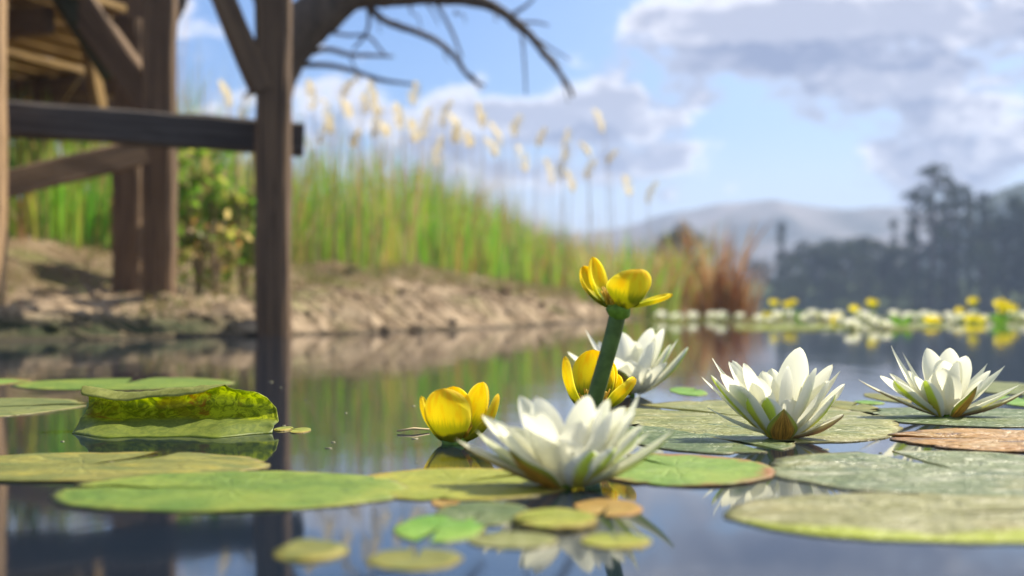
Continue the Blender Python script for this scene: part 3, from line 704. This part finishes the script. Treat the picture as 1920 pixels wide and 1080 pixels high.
limb('twig',[(955,30,4),(985,12,3),(1003,-5,2)])
limb('twig',[(972,42,2.8),(1005,42,2.4),(1030,48,1.6)],dd=.03)
limb('branch',[(520,150,14),(470,-60,13),(410,-130,12),(365,-70,10),(340,10,9),(328,40,7),(318,75,4)],dd=.0)
rt=random.Random(8); LP=[(690,4),(740,40),(800,4),(815,76),(855,20),(872,135),(915,14),(955,34),(990,64),(1022,102),(1048,136),(655,102),(660,132),(770,8),(935,22)]
for (qx,qy) in LP:
    sx=rt.uniform(15,50); sy=rt.uniform(12,60); k=rt.uniform(-8,8)
    limb('twig',[(qx,qy,2.4),(qx+sx*.35+k,qy+sy*.3,1.9),(qx+sx*.7,qy+sy*.62+k,1.5),(qx+sx,qy+sy,.9)],dd=rt.choice((-.04,.03,.05)),n=5)
limb('twig',[(512,185,5),(490,175,4),(468,172,3),(455,185,2)])

# ------------------------------------------------------------------ reeds
def leafmat(name, trans=.45, rough=.55):
    m,t=newmat(name); at=t.n('ShaderNodeAttribute',attribute_name='tint'); ns=t.noise(objc(t),3.,3)
    c=t.mix(t.ss(ns,.3,.7,.0,.18),at.outputs['Color'],(.12,.12,.03)); finish(t,c,rough,.25,None,trans); return m
M['reed']=leafmat('reed_blades')
M['leaf']=leafmat('shrub_leaves',.55,.5)
def blade(mb, b, h, lean, az_, w_, col, seg=5, droop=.3):
    vs=[]; face=random.random()*6.283; S=Vector((math.cos(face),math.sin(face),0)); L=Vector((math.cos(az_),math.sin(az_),0))
    for i in range(seg+1):
        v=i/seg; p=b+Vector((0,0,h*v*(1-.25*droop*v*v)))+L*lean*h*(v**1.9)
        ww=w_*(1-v**2.2)*(.7+.5*v) ; ww=max(ww,.0006)
        vs.append(p-S*ww*.5); vs.append(p+S*ww*.5)
    mb.add(vs,[(2*i,2*i+1,2*i+3,2*i+2) for i in range(seg)],None,0,col)
GREENS=[(.17,.44,.03),(.22,.54,.04),(.13,.40,.03),(.36,.52,.05),(.48,.52,.07),(.30,.56,.06)]
DRY=[(.56,.44,.16),(.50,.33,.12),(.46,.24,.08),(.62,.54,.24),(.40,.28,.14)]
mb=MB(); cnt=0; rs=random.Random(12)
xs_=np.random.uniform(-3.6,3.0,52000); ys_=np.random.uniform(6.2,22,52000)
sd_=sdist(xs_,ys_); hh=bank_h(xs_,ys_); dens=fbm(xs_*1.6,ys_*1.6,3,77)
for x,y,s_,gz,dn in zip(xs_,ys_,sd_,hh,dens):
    lo=1.75 if x<0 else max(.5,1.75-.55*x)
    lo+=.35*dn
    if s_<lo or s_>lo+1.7: continue
    if x<-2.9+.2*dn: continue
    if x<-1.1 and s_<2.6: continue
    pr=min(1,(s_-lo)/.25+.35)*(1.0 if y<12 else .55)
    if rs.random()>pr: continue
    px=x/y*F+960
    hm=1.10 if px<650 else max(.64,1.10-.46*(px-650)/400)
    hm*= (y/7.6)**.25
    hm*=.80+.5*dn+.25*rs.random(); tall=rs.random()<.20
    h=hm*rs.uniform(.5,1.05)*(1.45 if tall else 1)
    dry=rs.random()< (.24 if px<1050 else .50)+.35*dn
    c=rs.choice(DRY if (dry or tall) else GREENS); q=rs.uniform(.8,1.15); c=tuple(k*q for k in c)
    blade(mb,Vector((x,y,gz-.02)),h,rs.uniform(.02,.26 if not dry else .6)*(1 if not tall else .3),rs.random()*6.28,rs.uniform(.012,.030) if not tall else .007,c); cnt+=1
    if dry and rs.random()<.4: blade(mb,Vector((x+.03,y,gz-.02)),h*.55,.8,rs.random()*6.28,.01,c,droop=1.)
stuff(tag(mb.build('reed_bed',M['reed'],color=True),'dense bed of green and yellowing reeds along the top of the bank','reeds'))
print('blades',cnt)
# low dry grass tufts on the ground under and beside the jetty
mb=MB()
xs_=np.random.uniform(-4.2,2.6,42000); ys_=np.random.uniform(4.6,16,42000); hh=bank_h(xs_,ys_); sd_=sdist(xs_,ys_); dens=fbm(xs_*2.3,ys_*2.3,3,99)
for x,y,gz,s_,dn in zip(xs_,ys_,hh,sd_,dens):
    if s_<.25 or s_>3.2 or (dn<(-.06+(.26 if s_<1.0 else 0)) if x<-.9 else (dn<-.02+(.30 if s_<.7 else 0)) ): continue
    c=random.choice([(.20,.20,.06),(.13,.19,.04),(.30,.24,.10),(.24,.17,.07)])
    blade(mb,Vector((x,y,gz-.01)),random.uniform(.03,.12),random.uniform(.2,1.),random.random()*6.28,.006,c,3,.6)
stuff(tag(mb.build('grass',M['reed'],color=True),'sparse short dry grass on the brown earth of the bank','grass'))

mb=MB()
xs_=np.random.uniform(-3.2,2.4,2600); ys_=np.random.uniform(4.4,15,2600); hh=bank_h(xs_,ys_); sd_=sdist(xs_,ys_)
for x,y,gz,s_ in zip(xs_,ys_,hh,sd_):
    if s_<-.02 or s_>1.5*random.random()**1.5+.1: continue
    r=random.uniform(.008,.03)*(1.6 if random.random()<.06 else 1); sd=random.random()*50
    vs=[]; nu_,nv_=7,5
    for j in range(nv_):
        for i in range(nu_):
            a=6.283*i/nu_; b=math.pi*(j+.5)/nv_; q=r*(1+.5*mnoise.noise(Vector((math.cos(a)*1.3+sd,math.sin(a)*1.3,b*1.2))))
            vs.append((x+math.cos(a)*math.sin(b)*q*1.25,y+math.sin(a)*math.sin(b)*q,gz+.3*r+math.cos(b)*q*.7))
    mb.add(vs,[(j*nu_+i,(j+1)*nu_+i,(j+1)*nu_+(i+1)%nu_,j*nu_+(i+1)%nu_) for j in range(nv_-1) for i in range(nu_)]+[tuple(range(nu_)),tuple(reversed(range((nv_-1)*nu_,nv_*nu_)))])
stuff(tag(mb.build('stones',M['earth']),'small stones and clods strewn along the muddy bank','stones'))

PL=plain('reed_plume_cream',(.82,.72,.46),.8,.15,40,.6); ST=plain('reed_stem_straw',(.30,.22,.12),.7,.3,20)
mb=MB(); rs2=random.Random(3)
for k in range(260):
    i=rs2.randrange(4,16); f=rs2.random(); q=SH[i]*(1-f)+SH[i+1]*f; x,y=q[0]+rs2.uniform(-.12,.05),q[1]+rs2.uniform(.0,.55); g=ground(x,y)
    a=rs2.random()*6.28; L=rs2.uniform(.05,.25); pts=[]
    for j in range(4):
        xx=x+math.cos(a)*L*j/3+rs2.uniform(-.01,.01); yy=y+math.sin(a)*L*j/3*.6; pts.append((xx,yy,max(ground(xx,yy),0)+rs2.uniform(.0,.014)))
    tube(mb,pts,[.004,.0035,.003,.002],5)
stuff(tag(mb.build('litter',ST),'dead stems and roots littering the foot of the bank','litter'))

# plumed reeds, each a thing
def plume_px():
    L=[(585,165),(600,235),(645,155),(655,195),(705,165),(700,215),(660,255),(685,170),(775,165),(780,235),(830,200),(850,240),(795,215),(905,205),(880,255),(938,240),(985,285),(1010,250),(1060,255),(1050,300),(1105,275),(1100,310),(1140,290),(1130,215),(430,165),(455,185),(750,205),(725,235),(965,225),(1075,330),(620,200),(860,225),(1035,310),(820,270),(1180,340),(1215,350),(930,270)]
    return sorted(L)
pg='plumed reeds rising above the bed'
for i,(px,py) in enumerate(plume_px()):
    d=7.7+ (px-600)/500*2.2*(1 if px>600 else .3)+random.uniform(-.2,.5)
    top=P(px,py,d); bx=top.x+random.uniform(-.06,.06); g=ground(bx,d)
    e=thing('plumed_reed','cream feathery reed plume on a thin stalk, '+ordn(i+1)+' plume from the left','reed',(bx,d,g),pg)
    H=top.z-g; tx=top.x-bx; mb=MB()
    pts,rr=smooth_path([(0,0,-.03),(tx*.2,0,H*.4),(tx*.6,0,H*.8),(tx,0,H)],[.0035,.003,.0022,.0012],3); tube(mb,pts,rr,5); mb.build('stem',ST,e)
    mb=MB(); ln=random.uniform(.08,.20); sw=random.choice((-1,1))*random.uniform(.4,1.8); fat=random.uniform(.5,1.15)
    for k in range(110):
        v=random.random(); a=random.random()*6.283; r=.034*fat*math.sin(math.pi*min(1,v*.85+.12))*random.random()**.5
        p=Vector((tx+sw*.04*v*v+math.cos(a)*r,math.sin(a)*r,H-.3*ln+ln*(v-.5)))
        dv=Vector((math.cos(a)*.4+sw*.3,math.sin(a)*.4,.5)).normalized()*random.uniform(.016,.034); sv=Vector((-dv.y,dv.x,.3*dv.z)).normalized()*.005
        mb.add([p-sv,p+sv,p+dv+sv*.4,p+dv-sv*.4],[(0,1,2,3)])
    mb.build('plume',PL,e)

# rusty reed clumps at the tip of the bank
RU=[(.48,.19,.075),(.40,.15,.06),(.50,.28,.13),(.28,.14,.07),(.50,.36,.18),(.34,.24,.10)]
def clump(label,px,pybase,ytop,spread,n,cols,name='rusty_reed_clump',wd=.016):
    d=W(px,pybase).y; c=W(px,pybase); c.z=max(-.02,ground(c.x,c.y)-.03); H=P(px,ytop,d).z-c.z; mb=MB(); 
    for k in range(n):
        a=random.random()*6.283; r=spread*random.random()**.7*.45
        blade(mb,Vector((math.cos(a)*r,math.sin(a)*r,0)),H*random.uniform(.3,1.08),random.uniform(.05,.62),a+random.uniform(-.6,.6),random.uniform(.5,1)*wd,random.choice(cols),5,.4)
    o=mb.build(name,M['reed'],color=True); o.location=c; return tag(o,label,'reeds','reed clumps at the end of the bank')
clump('rust brown clump of reeds at the outermost tip of the bank, widest',1345,592,396,.56,165,RU,wd=.027)
clump('rust brown reed clump just right of the tall yellow flower, left of the widest',1258,594,425,.34,105,RU,wd=.025)
clump('short sparse brown reed tuft right of the widest rusty clump',1394,592,470,.34,70,RU,wd=.020)
clump('tall thin reed clump standing between the rusty ones, with yellow green blades',1302,590,398,.5,110,GREENS+DRY+RU[:1],wd=.024)
clump('yellow green reed clump left of the rusty ones, behind the tall yellow flower',1205,596,425,.7,150,GREENS+DRY,name='reed_clump',wd=.022)
clump('pale dry reed clump at the waterline behind the stem of the tall flower',1150,597,420,.6,120,GREENS+DRY+DRY,name='reed_clump',wd=.02)

# ------------------------------------------------------------------ shrubs behind the jetty
def leaf_cloud(mb, c, rad, n, size, cols, flat=1.):
    for k in range(n):
        v=Vector((random.gauss(0,1),random.gauss(0,1),random.gauss(0,1))).normalized()*(random.random()**.45)
        p=Vector(c)+Vector((v.x*rad[0],v.y*rad[1],v.z*rad[2]))
        dv=Vector((random.gauss(0,1),random.gauss(0,1),random.gauss(-.2,.7))).normalized(); sv=dv.cross(Vector((random.gauss(0,1),random.gauss(0,1),random.gauss(0,1)))).normalized()
        s=size*random.uniform(.6,1.3); w2=s*.28; q=random.uniform(.75,1.2); col=tuple(x*q for x in random.choice(cols))
        mb.add([p,p+dv*s*.5+sv*w2,p+dv*s,p+dv*s*.5-sv*w2],[(0,1,2,3)],None,0,col)
def shrub(label,px,d,pytop,wpx,n,cols,size=.08):
    n=int(n*.17); size*=1.1
    x=(px-960)/F*d; g=ground(x,d); top=P(px,pytop,d).z; H=top-g; wd=wpx/F*d
    e=thing('shrub',label,'shrub',(x,d,g),'leafy shrubs behind the jetty')
    mb=MB()
    for k in range(9):
        a=random.random()*6.28; r=wd*.35*random.random(); tz=H*random.uniform(.5,.95)
        pts,rr=smooth_path([(0,0,-.05),(math.cos(a)*r*.4,math.sin(a)*r*.4,tz*.5),(math.cos(a)*r,math.sin(a)*r,tz)],[.008,.006,.002],3); tube(mb,pts,rr,5)
    mb.build('stems',ST,e); mb=MB()
    for k in range(16):
        a=random.random()*6.28; r=wd*.42*random.random()**.5; zc=H*random.uniform(.12,.92)
        leaf_cloud(mb,(math.cos(a)*r,math.sin(a)*r*.8,zc),(wd*.17,wd*.15,H*.11),n//16,size,cols)
    mb.build('foliage',M['leaf'],e,color=True)
SG=[(.20,.42,.04),(.28,.48,.05),(.14,.30,.03),(.45,.48,.08),(.36,.30,.10),(.26,.30,.07)]
shrub('yellow green leafy shrub seen between the two middle posts, left one',372,6.75,255,150,1500,SG)
shrub('yellow green leafy shrub close behind the frontmost post',455,6.85,235,150,1500,SG)
shrub('bright green shrub below the rail, left of the paired posts',130,9.2,235,210,1700,SG,.09)
shrub('darker green shrub at the left edge behind the jetty',25,9.6,245,180,1500,[(.07,.2,.03),(.12,.28,.04),(.09,.16,.04)],.09)
shrub('low brownish shrub behind the shorter rear post',238,8.6,300,160,1200,SG[2:]+DRY[:2],.08)
shrub('low dry shrub at foot of the green ones between the posts',405,6.55,400,110,500,SG[2:]+DRY[:3],.06)
shrub('tiny tuft shrub on bare earth beside the middle post',403,6.2,515,45,200,[(.16,.15,.06),(.12,.14,.05)],.03)

# ------------------------------------------------------------------ distant lilies
def far_lily_mesh(seed):
    random.seed(seed); mb=MB()
    for ring,(n,el_,L,wd) in enumerate(((7,40,.072,.028),(7,60,.072,.028),(5,76,.064,.024))):
        for k in range(n):
            a=6.283*(k+.5*ring+random.uniform(-.15,.15))/n; e_=R(el_+random.uniform(-7,7)); out=Vector((math.cos(a),math.sin(a),0))
            tip=out*(L*math.cos(e_))+Vector((0,0,L*math.sin(e_)+.004))
            petal(mb,out*.006+Vector((0,0,.006)),tip,wd,out,nu=5,nv=8,layers=(0,1) if (ring==0 and k%2==0) else (0,))
    for k in range(30):
        a=random.random()*6.28; b=Vector((math.cos(a)*.008,math.sin(a)*.008,.008)); tube(mb,[b,b+Vector((math.cos(a)*.008,math.sin(a)*.008,.022))],[.0011,.0008],4,2)
    me=mb.build('water_lily',[M['petal'],M['psepal'],M['stamen']]); return me
def far_yellow_mesh(seed):
    random.seed(seed); mb=MB()
    for k in range(6):
        a=6.283*(k+random.uniform(-.15,.15))/6; e_=R(55+random.uniform(-16,12)); out=Vector((math.cos(a),math.sin(a),0)); L=.048
        petal(mb,out*.008,out*(L*math.cos(e_))+Vector((0,0,L*math.sin(e_))),.036,out,bow=.3,cup=.7,shape='round',nu=6,nv=8)
    tube(mb,[(0,0,-.012),(0,0,0),(0,0,.012)],[.006,.011,.008],10,1)
    tube(mb,[(0,0,-.14),(0,0,-.01)],[.006,.006],8,1)
    return mb.build('yellow_pond_lily',[M['yellow'],M['receptacle']])
fl=[far_lily_mesh(s) for s in (1,2,3)]; fy=[far_yellow_mesh(s) for s in (11,12)]
whites=sorted([(1240,599),(1299,600),(1334,597),(1353,601),(1388,598),(1422,602),(1443,605),(1458,600),(1507,603),(1548,601),(1572,598),(1598,617),(1628,601),(1640,613),(1662,616),(1676,597),(1702,602),(1716,599),(1752,601),(1778,598),(1803,603),(1824,597),(1858,600),(1884,604),(1921,601),(1573,606),(1478,597),(1524,597),(1610,598),(1735,598),(1845,603),(1902,598),(1270,602),(1786,606)])
gw='white water lilies in the far band'; used_=set()
for i,(px,py) in enumerate(whites):
    s0=fl[i%3]
    o_=s0 if i<3 else s0.copy()
    if i>=3: COL.objects.link(o_)
    p=W(px,py+2); o_.location=(p.x,p.y,.004); o_.rotation_euler=(random.uniform(-.15,.15),random.uniform(-.15,.15),random.random()*6.28); sc=random.uniform(.62,1.0)*min(1.3,max(.8,p.y/9.5)); o_.scale=(sc,)*3
    tag(o_,'blurred white lily in the distant band, '+ordn(i+1)+' white one from the left','flower',gw)
yel=sorted([(1450,567,10),(1478,571,10),(1487,566,10.4),(1543,592,10),(1560,597,9.8),(1570,601,8.9),(1601,580,8.5),(1634,569,9),(1640,571,9.2),(1743,607,8),(1755,606,8.3),(1800,585,10),(1826,566,10),(1822,602,8.6),(1838,603,8.4),(1876,570,9.0),(1888,574,9),(1880,582,9.2),(1900,580,9.4),(1440,592,10)])
for i,(px,py,d) in enumerate(yel):
    s0=fy[i%2]; o_=s0 if i<2 else s0.copy()
    if i>=2: COL.objects.link(o_)
    p=P(px,py+5,d); o_.location=(p.x,p.y,max(p.z,.006)); o_.rotation_euler=(random.uniform(-.2,.2),random.uniform(-.2,.2),random.random()*6.28); sc=random.uniform(.85,1.3); o_.scale=(sc,)*3
    tag(o_,'blurred yellow pond lily in the distant band, '+ordn(i+1)+' yellow one from the left','flower','yellow pond lilies in the far band')
random.seed(5); fp=[]
for k in range(46):
    px=random.uniform(1225,1945); py=random.uniform(597,606) if k%3 else random.uniform(604,620)
    if py>608: px=random.uniform(1420,1790)
    fp.append((px,py))
fp.sort(); base_pads=[]
fm=[M['pad_olive'],M['pad_green'],M['pad_yellow']]
for i,(px,py) in enumerate(fp):
    p=W(px,py)
    if i<3:
        mb=MB(); vs=[(0,0,.004)]; 
        for k in range(28):
            a=.15+(6.283-.3)*k/27; r=.13*(1+.08*mnoise.noise(Vector((math.cos(a)*2,math.sin(a)*2,i)))); vs.append((math.cos(a)*r,math.sin(a)*r,.004+.003*mnoise.noise(Vector((a*2,i,3)))))
        uvs=[(v[0]/.13,v[1]/.13) for v in vs]; mb.add(vs,[(0,k,k+1) for k in range(1,28)],uvs); o_=mb.build('lily_pad',fm[i]); base_pads.append(o_)
    else: o_=base_pads[i%3].copy(); COL.objects.link(o_)
    o_.location=(p.x,p.y,.001*(i%4)); o_.rotation_euler=(0,0,random.random()*6.28); sc=random.uniform(.8,1.5); o_.scale=(sc,sc,1)
    tag(o_,'blurred flat pad in the distant lily band, '+ordn(i+1)+' pad from the left','lily pad','lily pads in the far band')
# upright leaves in the band
lm=plain('band_leaf_green',(.14,.30,.03),.5,.3,30,.4)
for i,(px,py) in enumerate(((1228,588),(1495,592),(1690,606),(1730,592),(1875,602))):
    p=W(px,py+6); mb=MB()
    for k in range(4):
        a=6.28*k/4+i; out=Vector((math.cos(a),math.sin(a),0)); petal(mb,out*.004,out*.07+Vector((0,0,.06)),.06,out,shape='round',nu=5,nv=7)
    o_=mb.build('leaf_clump',lm); o_.location=(p.x,p.y,.0); tag(o_,'bright green upright leaf clump in the distant lily band, '+ordn(i+1)+' of five from the left','leaves','upright leaves in the far band')

# ------------------------------------------------------------------ far shore, hills, trees
m,t=newmat('far_grass'); ns=t.noise(objc(t),.15,4); finish(t,t.mix(ns,(.035,.06,.02),(.07,.10,.035)),.9,.1); M['far']=m
xs=np.linspace(-500,700,160); ys=np.concatenate([np.linspace(120,200,40)[:-1],np.linspace(200,900,60)])
X,Y=np.meshgrid(xs,ys); sh=136+10*fbm(X*.02,X*0+3,3,7)-.12*np.clip(X-25,0,30); s=Y-sh
Z=np.where(s<0,np.maximum(s*.3,-1.5),np.minimum(s*.12,2.5)+1.2*np.clip(s/40,0,1)*fbm(X*.05,Y*.05,3,9))
structure(grid_obj('far_shore',X,Y,Z,m))
m,t=newmat('hill_haze_tone'); ns=t.noise(objc(t),.03,6,.65); finish(t,t.mix(t.ss(ns,.35,.65),(.10,.10,.085),(.30,.27,.26)),.95,.05); M['hill']=m  # bare hill colour made paler, with distance haze painted into it
m,t=newmat('wood_hill'); ns=t.noise(objc(t),.06,6,.65); finish(t,t.mix(t.ss(ns,.35,.65),(.03,.045,.03),(.07,.085,.05)),.95,.05); M['hill2']=m
def ridge(px):
    pts=[(-900,500),(300,470),(700,450),(1000,438),(1150,428),(1220,408),(1290,391),(1340,380),(1400,377),(1440,372),(1480,382),(1530,391),(1590,391),(1640,386),(1700,393),(1780,400),(1900,390),(2300,380),(3000,420)]
    return np.interp(px,[p[0] for p in pts],[569-p[1] for p in pts])
HY=640.
xs=np.linspace(-460,520,260); ys=np.linspace(470,900,110); X,Y=np.meshgrid(xs,ys)
pxs=X/HY*F+960; Z=ridge(pxs)/F*HY*np.exp(-((Y-HY)/95)**2)*(1+.10*fbm(X*.03,Y*.03,4,3)*np.clip(np.abs(Y-HY)/60,0,1))+1.2*fbm(X*.06,Y*.06,4,13)-.5
structure(grid_obj('hills',X,Y,Z,M['hill']))
HY2=330.
xs=np.linspace(70,330,110); ys=np.linspace(270,420,60); X,Y=np.meshgrid(xs,ys)
pxs=X/HY2*F+960; hh=np.interp(pxs,[1600,1700,1800,1870,1920,2050,2400,3500],[0,80,170,215,236,270,290,100])
Z=hh/F*HY2*np.exp(-((Y-HY2)/38)**2)*(1+.12*fbm(X*.04,Y*.04,4,3))+1.5*fbm(X*.09,Y*.09,4,17)-1
structure(grid_obj('wooded_hill',X,Y,Z,M['hill2']))

M['treeleaf']=leafmat('far_tree_foliage',.15,.7)
TC=[(.014,.034,.016),(.022,.050,.022),(.010,.022,.012),(.065,.11,.035)]
def tree_var(kind,seed):
    random.seed(seed); e=bpy.data.objects.new('tree',None); COL.objects.link(e); mb=MB()
    H=10.
    if kind=='spire':
        tube(mb,[(0,0,-.5),(.05,0,4),(0,0,9.3)],[.18,.12,.03],7); mb.build('trunk',M['bark'],e); mb=MB()
        for k in range(60):
            zc=random.uniform(.8,9.7); r=1.25*(1-zc/10.2)*random.uniform(.4,1); a=random.random()*6.28
            leaf_cloud(mb,(math.cos(a)*r,math.sin(a)*r,zc-.15*r),(.55,.55,.28),24,.32,TC)
    elif kind=='pine':
        lx=random.uniform(-.5,.5); pts,rr=smooth_path([(0,0,-.5),(lx*.3,0,3),(lx*.8,0,6.5),(lx,0,9.4)],[.22,.18,.12,.03],4); tube(mb,pts,rr,8)
        cl_=[]
        for k in range(17):
            zc=random.uniform(3.4,9.6); sp=(1.9-.16*max(0,zc-5)); a=random.random()*6.28; r=sp*random.uniform(.25,1); q=Vector((lx*zc/9.4,0,zc-.6)); c=q+Vector((math.cos(a)*r,math.sin(a)*r,.6+random.uniform(-.2,.5))); tube(mb,[q,c],[.06,.025],5); cl_.append(c)
        mb.build('trunk',M['bark'],e); mb=MB()
        for c in cl_: leaf_cloud(mb,c,(.58,.58,.34),70,.26,TC)
        leaf_cloud(mb,(lx,0,9.5),(.5,.5,.5),70,.28,TC)
    else:
        tube(mb,[(0,0,-.5),(.1,0,3),(0,.1,6)],[.3,.22,.08],7)
        cl_=[]
        for k in range(30):
            a=random.random()*6.28; zc=random.uniform(.9,8.8); prof=math.sin(math.pi*min(1,(zc+1.2)/11))**.6; r=3.2*prof*random.random()**.5
            c=Vector((math.cos(a)*r,math.sin(a)*r,zc)); cl_.append(c)
            if k<10: tube(mb,[(0,0,zc*.5),c],[.09,.03],5)
        mb.build('trunk',M['bark'],e); mb=MB()
        for c in cl_: leaf_cloud(mb,c,(1.15,1.15,.85),90,.42,TC)
    mb.build('crown',M['treeleaf'],e,color=True); return e
VAR={'spire':[tree_var('spire',1),tree_var('spire',2)],'pine':[tree_var('pine',3),tree_var('pine',4),tree_var('pine',5)],'round':[tree_var('round',6),tree_var('round',7),tree_var('round',8)]}
random.seed(21); trees=[]
def T_(kind,px,pytop,d,wid=1.): trees.append((px,pytop,d,kind,wid))
for px,yt in ((1480,470),(1505,452),(1530,440),(1555,442),(1580,436),(1605,432),(1632,432),(1655,440),(1690,450)): T_('round',px,yt,143+random.uniform(-4,6),1.15)
for px,yt in ((1465,414),(1676,408)): T_('spire',px,yt,146)
for px,yt in ((1722,352),(1748,308),(1772,325),(1795,345),(1815,352),(1838,358),(1712,400),(1782,372),(1850,385)): T_('pine',px,yt,138+random.uniform(-3,5),1.)
for px,yt in ((1858,385),(1886,380),(1915,345),(1945,350),(1985,330),(1735,490),(1790,480),(1840,440),(1765,485),(1700,500)): T_('round',px,yt,135+random.uniform(-4,4),.72)
for px,yt in ((1500,505),(1560,500),(1620,495),(1680,510),(1740,505),(1450,515)): T_('round',px,yt,137,1.3)
for px,yt in ((1390,500),(1408,485),(1425,480),(1440,490),(1370,495)): T_('round',px,yt,230+random.uniform(-10,10),1.0)
for px,yt in ((1412,500),(1433,498)): T_('spire',px,yt,225,1.6)
T_('round',1290,400,70,1.0); T_('round',1265,420,72,.8)
trees.sort(); cnts={}; usedv=set()
WORD={'spire':('conifer','narrow dark conifer on the far shore','conifer'),'pine':('pine_tree','tall open crowned pine on the far right shore','tree'),'round':('leafy_tree','dark rounded tree on the hazy far shore','tree')}
for (px,yt,d,kind,wid) in trees:
    vs=VAR[kind]; k=cnts.get(kind,0); cnts[kind]=k+1; src=vs[k%len(vs)]
    if k<len(vs): e=src
    else:
        e=src.copy(); COL.objects.link(e)
        for c in children(src):
            q=c.copy(); COL.objects.link(q); q.parent=e
    nm,lb,ct=WORD[kind]; e.name=nm; x=(px-960)/F*d; zb=max(.1,min(2.5,(d-136)*.12)) if d>100 else .0
    if d<100: zb=0.
    top=P(px,yt,d).z; s=(top-zb)/10.; e.location=(x,d,zb); e.scale=(s*wid,s*wid,s); e.rotation_euler=(0,0,random.random()*6.28)
    tag(e,lb+', '+ordn(k+1)+' of its kind from the left',ct,'trees on the far shore')
# islet under the two nearer trees behind the reeds
xs=np.linspace(-14,16,60); ys=np.linspace(60,84,40); X,Y=np.meshgrid(xs,ys); Z=.6-.012*((X-2)**2*.55+(Y-72)**2*.8)+.15*fbm(X*.5,Y*.5,3,4)
structure(grid_obj('islet_ground',X,Y,Z,M['far']))

# ------------------------------------------------------------------ haze
mb=MB(); x0,x1,y0,y1,z0,z1=-600,700,-30,910,-2.6,54
vs=[(x0,y0,z0),(x1,y0,z0),(x1,y1,z0),(x0,y1,z0),(x0,y0,z1),(x1,y0,z1),(x1,y1,z1),(x0,y1,z1)]
mb.add(vs,[(3,2,1,0),(4,5,6,7),(0,1,5,4),(1,2,6,5),(2,3,7,6),(3,0,4,7)])
m,t=newmat('haze'); o=t.n('ShaderNodeOutputMaterial'); v=t.n('ShaderNodeVolumePrincipled'); v.inputs['Color'].default_value=(.56,.71,1,1); v.inputs['Density'].default_value=.0012; v.inputs['Anisotropy'].default_value=0.
t.nt.links.new(v.outputs[0],o.inputs['Volume']); hz=stuff(mb.build('haze',m,smooth=False)); hz['label']='pale blue haze over the far shore and hills'

# ------------------------------------------------------------------ render settings
c=scene.cycles; c.use_denoising=True; c.max_bounces=8; c.diffuse_bounces=3; c.glossy_bounces=4; c.transmission_bounces=4; c.volume_bounces=0; c.transparent_max_bounces=8; c.sample_clamp_indirect=6
